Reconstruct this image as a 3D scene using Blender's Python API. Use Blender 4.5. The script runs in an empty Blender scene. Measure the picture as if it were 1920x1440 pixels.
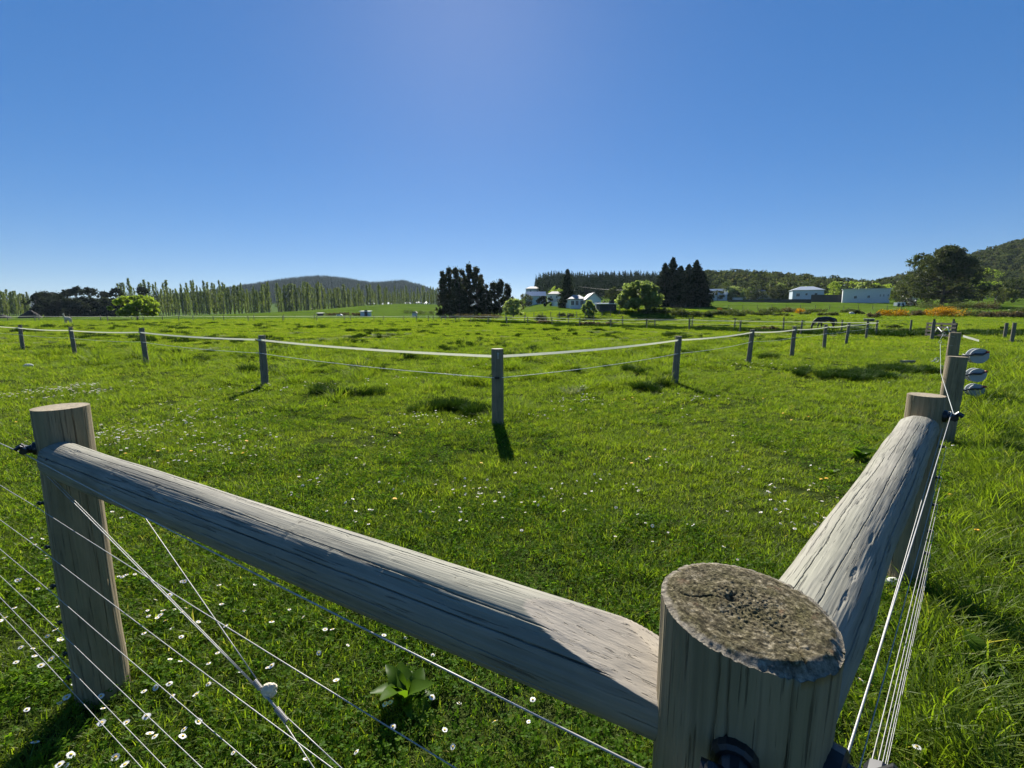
import bpy, bmesh, math, random
import numpy as np
from mathutils import Matrix, Vector, Euler

# ------------------------------------------------------------------ camera, world, sun, exposure
S = bpy.context.scene
COL = S.collection
rad = math.radians
CAM_H = 1.55
PITCH = rad(8.726)
FPX = 860.0                       # focal length for a 1920 px wide picture
cam_d = bpy.data.cameras.new('camera'); cam = bpy.data.objects.new('camera', cam_d); COL.objects.link(cam)
cam.location = (0, 0, CAM_H); cam.rotation_euler = (math.pi/2 - PITCH, 0, 0)
cam_d.sensor_width = 36; cam_d.lens = FPX/1920*36
cam_d.clip_start = 0.05; cam_d.clip_end = 20000
S.camera = cam
SUN_EL, SUN_AZ = rad(33.5), rad(-5.5)       # azimuth measured from +Y towards +X
w = bpy.data.worlds.new('World'); S.world = w; w.use_nodes = True
nt = w.node_tree; nt.nodes.clear()
sky = nt.nodes.new('ShaderNodeTexSky'); sky.sky_type = 'NISHITA'; sky.sun_disc = False
sky.sun_elevation = SUN_EL; sky.sun_rotation = SUN_AZ
sky.air_density = 0.9; sky.dust_density = 0.18; sky.ozone_density = 2.5; sky.altitude = 1000
hs = nt.nodes.new('ShaderNodeHueSaturation'); hs.inputs['Saturation'].default_value = 1.75
bg = nt.nodes.new('ShaderNodeBackground'); bg.inputs['Strength'].default_value = 0.088
ow = nt.nodes.new('ShaderNodeOutputWorld')
gm = nt.nodes.new('ShaderNodeGamma'); gm.inputs['Gamma'].default_value = 0.55      # a clear, even blue: softer towards the horizon
nt.links.new(sky.outputs[0], gm.inputs['Color']); nt.links.new(gm.outputs[0], hs.inputs['Color']); tn = nt.nodes.new('ShaderNodeMix'); tn.data_type = 'RGBA'; tn.blend_type = 'MULTIPLY'; tn.inputs[0].default_value = 1; tn.inputs[7].default_value = (0.84, 0.985, 1.27, 1)
nt.links.new(hs.outputs[0], tn.inputs[6]); nt.links.new(tn.outputs[2], bg.inputs[0]); nt.links.new(bg.outputs[0], ow.inputs[0])
sd = bpy.data.lights.new('sun', 'SUN'); sd.energy = 5.0; sd.angle = rad(0.53); sd.color = (1.0, 0.95, 0.87)
sun = bpy.data.objects.new('sun', sd); COL.objects.link(sun)
sv = Vector((math.sin(SUN_AZ)*math.cos(SUN_EL), math.cos(SUN_AZ)*math.cos(SUN_EL), math.sin(SUN_EL)))
sun.rotation_euler = sv.to_track_quat('Z', 'Y').to_euler(); sun.location = (0, 0, 60)
S.view_settings.view_transform = 'Standard'; S.view_settings.look = 'None'
S.view_settings.exposure = 1.05; S.view_settings.gamma = 1.0; S.view_settings.use_curve_mapping = False
S.render.engine = 'CYCLES'
S.cycles.max_bounces = 5; S.cycles.diffuse_bounces = 3; S.cycles.transmission_bounces = 3; S.cycles.transparent_max_bounces = 6
S.cycles.volume_bounces = 0
S.cycles.use_denoising = True
S.cycles.use_adaptive_sampling = True; S.cycles.adaptive_threshold = 0.02

# ------------------------------------------------------------------ noise
def _h(ix, iy, iz, seed):
    n = (ix.astype(np.int64)*374761393 + iy.astype(np.int64)*668265263 + iz.astype(np.int64)*2147483647 + seed*974711) & 0x7fffffff
    n = ((n ^ (n >> 13))*1274126177) & 0x7fffffff
    n = (n ^ (n >> 16))
    return (n & 0xffff)/65535.0
def vn(x, y, z=0.0, seed=0):
    x, y, z = np.broadcast_arrays(np.asarray(x, float), np.asarray(y, float), np.asarray(z, float))
    ix, iy, iz = np.floor(x), np.floor(y), np.floor(z)
    fx, fy, fz = x-ix, y-iy, z-iz
    fx, fy, fz = [t*t*(3-2*t) for t in (fx, fy, fz)]
    r = 0
    for dx in (0, 1):
        for dy in (0, 1):
            for dz in (0, 1):
                wgt = (fx if dx else 1-fx)*(fy if dy else 1-fy)*(fz if dz else 1-fz)
                r = r + wgt*_h(ix+dx, iy+dy, iz+dz, seed)
    return r*2-1
def fbm(x, y, z=0.0, seed=0, o=3):
    a, s, r = 1.0, 0.0, 0
    for i in range(o):
        r = r + a*vn(np.asarray(x)*2**i, np.asarray(y)*2**i, np.asarray(z)*2**i, seed+i*17); s += a; a *= .5
    return r/s
def sstep(a, b, x):
    t = np.clip((np.asarray(x, float)-a)/(b-a), 0, 1); return t*t*(3-2*t)
RNG = np.random.default_rng(7)

# ------------------------------------------------------------------ the ground plan
PC = np.array([-0.20, 6.26])                          # corner post of the tape fence
LEFT = [(-5.22, 9.58), (-11.07, 13.83), (-16.24, 17.03), (-20.54, 19.25), (-25.5, 22.3), (-30.5, 25.4)]
RIGHT = [(3.58, 10.02), (7.15, 13.83), (10.02, 16.4), (13.49, 19.83), (17.22, 23.7), (21.6, 28.1), (25.2, 31.9)]
NC = np.array([.291, .518]); NL = np.array([-1.690, 1.684]); NR = np.array([2.285, 2.491])
NR2 = np.array([5.27, 5.45]); NR3 = np.array([7.98, 8.30])
uL = (NL-NC)/np.linalg.norm(NL-NC); nL = np.array([-0.50725, -0.8618])     # nL, nR point out of the paddock, to where one stands
uR = (NR-NC)/np.linalg.norm(NR-NC); nR = np.array([0.69538, -0.71864])

def macro(x, y):
    """large relief: flat paddocks, a slope with a village to the right, wooded hills behind"""
    x = np.asarray(x, float); y = np.asarray(y, float)
    wv = sstep(-22, 18, x - 0.04*(y-100))
    k = 4.0
    t = y-66
    ramp = k*np.log1p(np.exp(np.clip(t/k, -40, 40)))
    lat = 0.038 + 0.000085*np.clip(x, 0, 160)
    up = ramp*lat
    z = wv*np.where(up < 24, up, 24 + 8*(1-np.exp(-(up-24)/8)))
    z = z*(1-sstep(620, 900, y))
    g = lambda cx, cy, sx, sy, a: a*np.exp(-((x-cx)/sx)**2 - ((y-cy)/sy)**2)
    z = z + wv*21*sstep(230, 420, y)*(1-.85*sstep(190, 310, x))*(1-sstep(560, 800, y)) + g(560, 420, 155, 170, 67)
    z = z + g(-66, 330, 70, 120, 8.0)
    rx = [-1700, -1400, -1200, -965, -784, -700, -610, -530, -448, -400, -345, -290, -241, -180, -100, 0]
    rh_ = [0, 19, 37, 58, 88, 102, 111, 105, 90, 92, 97, 84, 64, 40, 16, 0]
    z = z + np.interp(x, rx, rh_)*np.exp(-((y-1500)/330)**2) + g(-2600, 2700, 900, 400, 95)
    z = z + 1.6*np.exp(-(((x-26)/16)**2+((y-88)/9)**2))*wv        # bank below the field
    return z
def in_paddock(x, y):
    dL = np.array([-.857, .515]); dR = np.array([.704, .71])
    a = -(x-PC[0])*dL[1] + (y-PC[1])*dL[0]       # <0 inside for left side
    b = -(x-PC[0])*dR[1] + (y-PC[1])*dR[0]
    return (a < 0) & (b > 0)
def outer_right(x, y):
    return ((x-NC[0])*nR[0]+(y-NC[1])*nR[1] > 0.06)
def terrain(x, y):
    x = np.asarray(x, float); y = np.asarray(y, float)
    r = np.hypot(x, y)
    pad = in_paddock(x, y).astype(float)
    amp = 0.024 + 0.03*sstep(4, 12, r) + 0.085*pad*sstep(7, 14, r)
    b = amp*fbm(x*.8+3, y*.8, seed=5, o=3) + 0.10*sstep(12, 40, r)*fbm(x*.12, y*.12, seed=9, o=2)
    return macro(x, y) + b*(1-sstep(200, 500, r)) + 1.2*sstep(150, 500, r)*fbm(x*.012, y*.012, seed=21)
cp, sp = math.cos(PITCH), math.sin(PITCH)
def ray(px, py):
    a, b = (px-960)/FPX, (py-720)/FPX
    return np.array([a, cp-b*sp, -sp-b*cp])
def hit(px, py, ymax=900, ymin=10):
    """the spot on the ground seen at a spot of the photograph (1920 px wide)"""
    d = ray(px, py); ys = np.geomspace(ymin, ymax, 1500); t = ys/d[1]
    zz = CAM_H+d[2]*t - macro(d[0]*t, ys)
    k = np.nonzero(zz < 0)[0]
    k = k[0] if len(k) else len(ys)-1
    x, y = d[0]*t[k], ys[k]
    return np.array([x, y, float(terrain(x, y))])
def at(px, Y):
    d = ray(px, 586); t = Y/d[1]; x = d[0]*t
    return np.array([x, Y, float(terrain(x, Y))])
def htop(P, px, py):
    """height over its base of something at P whose top is at row py"""
    d = ray(px, py); return CAM_H + d[2]*P[1]/d[1] - P[2]

# ------------------------------------------------------------------ mesh helpers
def new_mesh(name, V, Fc, smooth=False):
    me = bpy.data.meshes.new(name)
    me.from_pydata([tuple(v) for v in V] if not isinstance(V, np.ndarray) else V.tolist(), [], Fc if not isinstance(Fc, np.ndarray) else Fc.tolist())
    if smooth: me.polygons.foreach_set('use_smooth', [True]*len(me.polygons))
    me.update(); return me
def link(name, me, mat=None, parent=None, loc=None, smooth=False):
    if mat is not None and not me.materials:
        for m in (mat if isinstance(mat, (list, tuple)) else [mat]): me.materials.append(m)
    o = bpy.data.objects.new(name, me); COL.objects.link(o)
    if parent is not None: o.parent = parent
    if loc is not None: o.location = tuple(loc)
    return o
def obj(name, V, Fc, mat, parent=None, loc=None, smooth=False):
    return link(name, new_mesh(name, V, Fc, smooth), mat, parent, loc)
def tag(o, label=None, cat=None, group=None, kind=None):
    if label: o['label'] = label
    if cat: o['category'] = cat
    if group: o['group'] = group
    if kind: o['kind'] = kind
    return o
def empty(name, loc=(0, 0, 0), rz=0, label=None, cat=None, group=None):
    o = bpy.data.objects.new(name, None); COL.objects.link(o); o.location = tuple(loc); o.rotation_euler = (0, 0, rz)
    o.empty_display_size = .2
    return tag(o, label, cat, group)
def copy_tree(o, parent=None, label=None, group=None):
    c = o.copy(); COL.objects.link(c); c.parent = parent
    if label: c['label'] = label
    if group: c['group'] = group
    for ch in o.children: copy_tree(ch, c)
    return c
class MB:
    """collects primitive shapes into one mesh"""
    def __init__(s): s.V = []; s.F = []; s.n = 0
    def add(s, V, Fc):
        V = np.asarray(V, float); s.V.append(V); s.F += [[i+s.n for i in f] for f in Fc]; s.n += len(V); return s
    def box(s, c, d, rz=0, M=None):
        x, y, z = [t/2 for t in d]
        V = np.array([[a, b, e] for e in (-z, z) for b in (-y, y) for a in (-x, x)])
        if M is not None: V = V @ np.array(M).T
        if rz: k, q = math.cos(rz), math.sin(rz); V = np.stack([V[:, 0]*k-V[:, 1]*q, V[:, 0]*q+V[:, 1]*k, V[:, 2]], 1)
        return s.add(V+np.asarray(c, float), [[0, 2, 3, 1], [4, 5, 7, 6], [0, 1, 5, 4], [2, 6, 7, 3], [0, 4, 6, 2], [1, 3, 7, 5]])
    def tube(s, pts, r, n=8, cap=True):
        pts = np.asarray(pts, float); m = len(pts); r = np.broadcast_to(np.asarray(r, float), (m,))
        T = np.gradient(pts, axis=0); T /= np.linalg.norm(T, axis=1)[:, None]+1e-12
        up = np.array([0, 0, 1.]) if abs(T[0, 2]) < .9 else np.array([1., 0, 0])
        V = []
        for i in range(m):
            a = np.cross(T[i], up); a /= np.linalg.norm(a)+1e-12; b = np.cross(a, T[i])
            th = np.linspace(0, 2*np.pi, n, endpoint=False)
            V.append(pts[i]+r[i]*(np.cos(th)[:, None]*a+np.sin(th)[:, None]*b)); up = b
        V = np.concatenate(V); Fc = []
        for i in range(m-1):
            for j in range(n):
                k = (j+1) % n; Fc.append([i*n+j, i*n+k, (i+1)*n+k, (i+1)*n+j])
        if cap: Fc += [list(range(n))[::-1], [(m-1)*n+j for j in range(n)]]
        return s.add(V, Fc)
    def prism(s, poly, y0, y1):
        """polygon in XZ pushed from y0 to y1"""
        n = len(poly)
        V = [(x, y0, z) for x, z in poly]+[(x, y1, z) for x, z in poly]
        Fc = [list(range(n)), list(range(n, 2*n))[::-1]]+[[i, n+i, n+(i+1) % n, (i+1) % n] for i in range(n)]
        return s.add(V, Fc)
    def build(s, name, mat, parent=None, loc=None, smooth=False):
        return obj(name, np.concatenate(s.V), s.F, mat, parent, loc, smooth)

# ------------------------------------------------------------------ materials
def newmat(name):
    m = bpy.data.materials.new(name); m.use_nodes = True; m.node_tree.nodes.clear()
    nt = m.node_tree; out = nt.nodes.new('ShaderNodeOutputMaterial')
    return m, nt, out
def N(nt, t, **kw):
    n = nt.nodes.new(t)
    for k, v in kw.items():
        if k in n.inputs.keys() if hasattr(n.inputs, 'keys') else False: n.inputs[k].default_value = v
        else: setattr(n, k, v)
    return n
def ramp(nt, src, stops):
    r = nt.nodes.new('ShaderNodeValToRGB'); cr = r.color_ramp
    while len(cr.elements) < len(stops): cr.elements.new(.5)
    for e, (p, c) in zip(cr.elements, stops): e.position = p; e.color = (*c, 1)
    nt.links.new(src, r.inputs[0]); return r.outputs[0]
def noise(nt, scale, detail=4, vec=None, rough=.55):
    n = nt.nodes.new('ShaderNodeTexNoise'); n.inputs['Scale'].default_value = scale; n.inputs['Detail'].default_value = detail; n.inputs['Roughness'].default_value = rough
    if vec is not None: nt.links.new(vec, n.inputs['Vector'])
    return n.outputs['Fac']
def mix(nt, fac, a, b, mode='MIX'):
    m = nt.nodes.new('ShaderNodeMix'); m.data_type = 'RGBA'; m.blend_type = mode
    for s, v in ((m.inputs[0], fac), (m.inputs[6], a), (m.inputs[7], b)):
        if isinstance(v, (int, float)): s.default_value = v
        elif isinstance(v, tuple): s.default_value = (*v, 1)
        else: nt.links.new(v, s)
    return m.outputs[2]
def plain(name, col, rough=.6, metal=0, var=.15, scale=6, bump=0):
    m, nt, out = newmat(name); p = nt.nodes.new('ShaderNodeBsdfPrincipled')
    tc = nt.nodes.new('ShaderNodeTexCoord'); nf = noise(nt, scale, 5, tc.outputs['Object'])
    c = ramp(nt, nf, [(.3, tuple(x*(1-var) for x in col)), (.7, tuple(min(1, x*(1+var)) for x in col))])
    nt.links.new(c, p.inputs['Base Color']); p.inputs['Roughness'].default_value = rough; p.inputs['Metallic'].default_value = metal
    if bump:
        b = nt.nodes.new('ShaderNodeBump'); b.inputs['Strength'].default_value = bump; b.inputs['Distance'].default_value = .01
        nt.links.new(noise(nt, scale*4, 4, tc.outputs['Object']), b.inputs['Height']); nt.links.new(b.outputs[0], p.inputs['Normal'])
    nt.links.new(p.outputs[0], out.inputs[0]); return m
def foliage(name, stops, transl=.4, gloss=.06, patch=None, tscale=1.5, ttint=(.95, 1.0, .55), gr=.38):
    """leaf shader: diffuse + light shining through + a little gloss; colour varies leaf by leaf and plant by plant"""
    m, nt, out = newmat(name)
    geo = nt.nodes.new('ShaderNodeNewGeometry'); oi = nt.nodes.new('ShaderNodeObjectInfo')
    add = nt.nodes.new('ShaderNodeMath'); add.operation = 'MULTIPLY_ADD'; add.inputs[1].default_value = .6
    nt.links.new(geo.outputs['Random Per Island'], add.inputs[0])
    mu = nt.nodes.new('ShaderNodeMath'); mu.operation = 'MULTIPLY'; mu.inputs[1].default_value = .4; nt.links.new(oi.outputs['Random'], mu.inputs[0])
    nt.links.new(mu.outputs[0], add.inputs[2])
    c = ramp(nt, add.outputs[0], stops)
    if patch:
        nf = noise(nt, patch[0], 4, geo.outputs['Position'])
        c = mix(nt, ramp(nt, nf, [(.38, (0, 0, 0)), (.66, (1, 1, 1))]), c, mix(nt, 1.0, c, patch[1], 'MULTIPLY'))
        nf2 = noise(nt, patch[0]*7.3, 3, geo.outputs['Position'])
        c = mix(nt, ramp(nt, nf2, [(.4, (0, 0, 0)), (.72, (.8, .8, .8))]), c, mix(nt, 1.0, c, patch[2], 'MULTIPLY'))
    d = nt.nodes.new('ShaderNodeBsdfDiffuse'); t = nt.nodes.new('ShaderNodeBsdfTranslucent'); g = nt.nodes.new('ShaderNodeBsdfGlossy')
    g.inputs['Roughness'].default_value = gr
    nt.links.new(c, d.inputs[0]); nt.links.new(mix(nt, 1.0, c, tuple(tscale*q for q in ttint), 'MULTIPLY'), t.inputs[0])
    m1 = nt.nodes.new('ShaderNodeMixShader'); m1.inputs[0].default_value = transl; nt.links.new(d.outputs[0], m1.inputs[1]); nt.links.new(t.outputs[0], m1.inputs[2])
    m2 = nt.nodes.new('ShaderNodeMixShader'); m2.inputs[0].default_value = gloss; nt.links.new(m1.outputs[0], m2.inputs[1]); nt.links.new(g.outputs[0], m2.inputs[2])
    nt.links.new(m2.outputs[0], out.inputs[0]); return m
def wood(name, light, dark, green=(.16, .17, .10), fresh=(.55, .47, .34), gscale=1.0):
    """weathered round timber; grain runs along local Z"""
    m, nt, out = newmat(name); p = nt.nodes.new('ShaderNodeBsdfPrincipled')
    tc = nt.nodes.new('ShaderNodeTexCoord'); mp = nt.nodes.new('ShaderNodeMapping'); mp.inputs['Scale'].default_value = (60*gscale, 60*gscale, 2.2*gscale)
    nt.links.new(tc.outputs['Object'], mp.inputs[0])
    g1 = noise(nt, 1.0, 8, mp.outputs[0], .65)
    mp2 = nt.nodes.new('ShaderNodeMapping'); mp2.inputs['Scale'].default_value = (14, 14, 1.1); nt.links.new(tc.outputs['Object'], mp2.inputs[0])
    g2 = noise(nt, 1.0, 5, mp2.outputs[0])
    c = ramp(nt, g1, [(.28, dark), (.5, tuple((a+b)/2 for a, b in zip(light, dark))), (.68, light)])
    c = mix(nt, ramp(nt, g2, [(.42, (0, 0, 0)), (.75, (.75, .75, .75))]), c, green)
    c = mix(nt, ramp(nt, noise(nt, 5, 6, tc.outputs['Object']), [(.45, (0, 0, 0)), (.8, (.5, .5, .5))]), c, tuple(x*.62 for x in dark))
    vo = nt.nodes.new('ShaderNodeTexVoronoi'); vo.inputs['Scale'].default_value = 5.5; mp3 = nt.nodes.new('ShaderNodeMapping'); mp3.inputs['Scale'].default_value = (1, 1, .55)
    nw = nt.nodes.new('ShaderNodeMix'); nw.data_type = 'RGBA'; nw.blend_type = 'ADD'; nw.inputs[0].default_value = .03; nn = nt.nodes.new('ShaderNodeTexNoise'); nn.inputs['Scale'].default_value = 14; nt.links.new(tc.outputs['Object'], nn.inputs[0])
    nt.links.new(tc.outputs['Object'], nw.inputs[6]); nt.links.new(nn.outputs['Color'], nw.inputs[7]); nt.links.new(nw.outputs[2], mp3.inputs[0]); nt.links.new(mp3.outputs[0], vo.inputs['Vector'])
    c = mix(nt, ramp(nt, vo.outputs['Distance'], [(.0, (.85, .85, .85)), (.045, (.6, .6, .6)), (.075, (.15, .15, .15)), (.10, (.32, .32, .32)), (.16, (0, 0, 0))]), c, tuple(x*.45 for x in dark))
    c = mix(nt, ramp(nt, noise(nt, 1.0, 3, mp.outputs[0], .8), [(.60, (0, 0, 0)), (.70, (.45, .45, .45))]), c, tuple(x*.4 for x in dark))
    at_ = nt.nodes.new('ShaderNodeAttribute'); at_.attribute_name = 'fresh'
    c = mix(nt, at_.outputs['Fac'], c, mix(nt, g1, tuple(x*.75 for x in fresh), fresh))
    nt.links.new(c, p.inputs['Base Color']); p.inputs['Roughness'].default_value = .78
    p.inputs['Specular IOR Level'].default_value = .3
    mp4 = nt.nodes.new('ShaderNodeMapping'); mp4.inputs['Scale'].default_value = (210*gscale, 210*gscale, 5.5*gscale); nt.links.new(tc.outputs['Object'], mp4.inputs[0])
    g4 = noise(nt, 1.0, 4, mp4.outputs[0], .6); hair = ramp(nt, g4, [(.33, (0, 0, 0)), (.40, (1, 1, 1))])
    c2 = mix(nt, hair, mix(nt, .6, c, tuple(x*.35 for x in dark)), c); nt.links.new(c2, p.inputs['Base Color'])
    hm = nt.nodes.new('ShaderNodeMath'); hm.operation = 'MULTIPLY_ADD'; hm.inputs[1].default_value = .8; nt.links.new(hair, hm.inputs[0]); nt.links.new(g1, hm.inputs[2])
    b = nt.nodes.new('ShaderNodeBump'); b.inputs['Strength'].default_value = .9; b.inputs['Distance'].default_value = .0025
    nt.links.new(hm.outputs[0], b.inputs['Height']); nt.links.new(b.outputs[0], p.inputs['Normal'])
    nt.links.new(p.outputs[0], out.inputs[0]); return m
M = {}
M['rail'] = wood('rail_wood', (.32, .30, .24), (.17, .16, .122), (.24, .24, .175), (.46, .40, .31))
M['post'] = wood('post_wood', (.35, .28, .17), (.18, .143, .085), (.225, .20, .105))
M['farpost'] = wood('grey_post_wood', (.29, .255, .185), (.14, .12, .085), (.18, .168, .11))
M['board'] = wood('grey_board', (.13, .115, .09), (.06, .055, .04), (.08, .075, .05), gscale=.4)
M['steel'] = plain('galvanised_wire', (.36, .35, .32), .5, .15, .2, 40)
M['darkwire'] = plain('dark_plain_wire', (.12, .12, .12), .5, .6, .2, 40)
M['black'] = plain('black_plastic', (.012, .012, .013), .4, 0, .2, 30)
M['cord'] = plain('white_fence_cord', (.78, .79, .76), .55, 0, .06, 40)
M['tape'] = foliage('white_fence_tape', [(.1, (.80, .80, .74)), (.9, (.82, .82, .78))], .5, .04, tscale=1.1, ttint=(1, 1, .93))
M['spring'] = plain('dull_gate_spring', (.42, .44, .40), .6, 0, .1, 30)
M['wool'] = plain('sheep_wool', (.72, .64, .48), .95, 0, .15, 60, .6)
M['reel_grey'] = plain('grey_reel_plastic', (.40, .42, .41), .9, 0, .08, 8)
M['reel_dark'] = plain('dark_reel_frame', (.05, .05, .055), .5, 0, .2, 12)
M['red'] = plain('red_plastic', (.40, .05, .03), .5)

GP = ((.10, .0, .0),)
M['grass'] = foliage('grass_blade', [(.05, (.070, .114, .011)), (.45, (.114, .170, .015)), (.78, (.158, .212, .024)), (.93, (.26, .24, .08))], .52, .012,
                     (.35, (.78, .84, .8), (1.22, 1.1, .9)), 1.95, (1.0, 1.02, .40), .5)
M['tuss'] = foliage('tussock_blade', [(.05, (.018, .045, .008)), (.6, (.034, .078, .011)), (.95, (.085, .12, .025))], .14, .008, tscale=1.6, ttint=(1.0, 1.0, .42), gr=.45)
M['glint_tuss'] = foliage('glint_pale_flatweed', [(.05, (.10, .14, .06)), (.6, (.19, .23, .11)), (.95, (.34, .34, .20))], .4, .03, tscale=1.2, ttint=(1, 1, .6))  # grey-green flatweed, leaf colour whitened to paint in the glint of dew and shine
M['clover'] = foliage('clover_leaf', [(.05, (.042, .095, .008)), (.55, (.075, .150, .010)), (.95, (.12, .20, .014))], .52, .004, tscale=1.8, ttint=(1.0, 1.0, .42), gr=.5)
M['dock'] = foliage('dock_leaf', [(.1, (.042, .090, .008)), (.9, (.078, .145, .012))], .52, .008, tscale=1.8, ttint=(1, 1, .3), gr=.4)
M['petal'] = foliage('white_petal', [(.1, (.80, .80, .77)), (.9, (.86, .86, .84))], .35, .02, tscale=1.05, ttint=(1, 1, .97))
M['yellow'] = plain('daisy_centre', (.75, .48, .03), .7)
M['dandelion'] = plain('dandelion_petals', (.85, .50, .02), .7)
M['stem'] = plain('flower_stem', (.10, .19, .03), .6)
M['poplar'] = foliage('poplar_leaf', [(.05, (.062, .088, .022)), (.5, (.11, .145, .036)), (.95, (.19, .21, .06))], .48, .015, tscale=1.6)
M['conifer'] = foliage('dark_conifer', [(.05, (.014, .024, .012)), (.6, (.028, .042, .020)), (.97, (.065, .078, .036))], .2, .008)
M['gum'] = foliage('gum_leaf', [(.05, (.028, .036, .020)), (.6, (.055, .064, .034)), (.97, (.13, .10, .06))], .32, .012)
M['umbrella'] = foliage('pine_needles', [(.05, (.018, .026, .018)), (.6, (.034, .044, .030)), (.97, (.065, .068, .05))], .22, .008)
M['willow'] = foliage('willow_leaf', [(.05, (.12, .17, .022)), (.5, (.20, .26, .035)), (.95, (.30, .34, .07))], .50, .02, tscale=1.9)
M['paleleaf'] = foliage('pale_leaf', [(.05, (.12, .16, .05)), (.5, (.23, .28, .10)), (.95, (.42, .45, .22))], .48, .03, tscale=1.7)
M['olive'] = foliage('olive_leaf', [(.05, (.036, .052, .018)), (.5, (.070, .092, .030)), (.95, (.14, .15, .055))], .36, .015)
M['bush'] = foliage('bush_leaf', [(.05, (.026, .040, .018)), (.5, (.052, .070, .030)), (.95, (.11, .105, .05))], .32, .012)
M['scrub'] = foliage('rank_scrub', [(.05, (.055, .075, .024)), (.5, (.10, .125, .045)), (.95, (.18, .18, .08))], .36, .015)
M['brown'] = foliage('brown_scrub', [(.05, (.055, .040, .024)), (.5, (.11, .085, .05)), (.95, (.19, .15, .08))], .3, .012)
M['gorse'] = foliage('gorse_bloom', [(.05, (.06, .06, .02)), (.4, (.18, .12, .02)), (.7, (.50, .27, .02)), (.97, (.68, .42, .03))], .35, .012, tscale=1.3, ttint=(1, .9, .3))
M['pinefar'] = foliage('far_pine', [(.05, (.014, .026, .018)), (.6, (.026, .042, .026)), (.97, (.04, .058, .035))], .18, 0)
M['bushfar'] = foliage('far_bush', [(.05, (.028, .040, .020)), (.35, (.050, .066, .030)), (.75, (.085, .095, .042)), (.97, (.13, .105, .065))], .34, 0)
M['bark'] = plain('bark', (.085, .070, .055), .9, 0, .3, 8, .5)
M['palebark'] = plain('pale_bark', (.28, .26, .21), .9, 0, .25, 5, .3)

# ground: pasture soil under the blades; grass tones where the single blades end
def ground_mat():
    m, nt, out = newmat('pasture_ground'); p = nt.nodes.new('ShaderNodeBsdfDiffuse')
    geo = nt.nodes.new('ShaderNodeNewGeometry'); pos = geo.outputs['Position']
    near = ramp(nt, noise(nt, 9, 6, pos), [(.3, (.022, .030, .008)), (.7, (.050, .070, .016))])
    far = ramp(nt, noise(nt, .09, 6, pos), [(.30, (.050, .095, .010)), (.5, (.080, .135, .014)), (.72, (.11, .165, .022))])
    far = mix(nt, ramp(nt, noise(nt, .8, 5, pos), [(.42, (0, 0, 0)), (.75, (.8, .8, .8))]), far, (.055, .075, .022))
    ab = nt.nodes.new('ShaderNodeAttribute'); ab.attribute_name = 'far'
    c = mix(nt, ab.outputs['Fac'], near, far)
    ac = nt.nodes.new('ShaderNodeAttribute'); ac.attribute_name = 'wooded'
    c = mix(nt, ac.outputs['Fac'], c, ramp(nt, noise(nt, .05, 6, pos), [(.3, (.014, .02, .010)), (.7, (.03, .036, .02))]))
    nt.links.new(c, p.inputs['Color'])
    b = nt.nodes.new('ShaderNodeBump'); b.inputs['Strength'].default_value = .8; b.inputs['Distance'].default_value = .15
    nt.links.new(noise(nt, 2.2, 6, pos, .7), b.inputs['Height']); nt.links.new(b.outputs[0], p.inputs['Normal'])
    nt.links.new(p.outputs[0], out.inputs[0]); return m
M['ground'] = ground_mat()

# ------------------------------------------------------------------ ground sheet
def wooded(x, y):
    r = np.hypot(x, y)
    right = sstep(-10, 40, x-0.04*(y-100))*sstep(275, 320, y + .12*np.clip(x, 0, 400))
    far = sstep(20, 34, macro(x, y))*sstep(900, 1100, y)
    return np.clip(right+far, 0, 1)
def build_ground():
    ang = np.concatenate([np.linspace(-64, 64, 560), np.linspace(64, 296, 120)[1:-1]])*np.pi/180
    rr = np.concatenate([[.05], np.geomspace(.25, 9000, 400)])
    A, R = np.meshgrid(ang, rr); X = R*np.sin(A); Y = R*np.cos(A); Z = terrain(X, Y)
    na = len(ang); V = np.stack([X, Y, Z], -1).reshape(-1, 3)
    i = np.arange(len(rr)-1)[:, None]*na; j = np.arange(na)[None]; k = (j+1) % na
    Fc = np.stack([i+j, i+na+j, i+na+k, i+k], -1).reshape(-1, 4)[:, ::-1]
    me = new_mesh('ground', V, Fc, True)
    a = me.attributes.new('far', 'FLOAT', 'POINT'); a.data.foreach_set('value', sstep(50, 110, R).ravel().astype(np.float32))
    a = me.attributes.new('wooded', 'FLOAT', 'POINT'); a.data.foreach_set('value', wooded(X, Y).ravel().astype(np.float32))
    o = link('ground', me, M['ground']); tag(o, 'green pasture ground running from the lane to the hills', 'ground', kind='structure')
build_ground()

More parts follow.
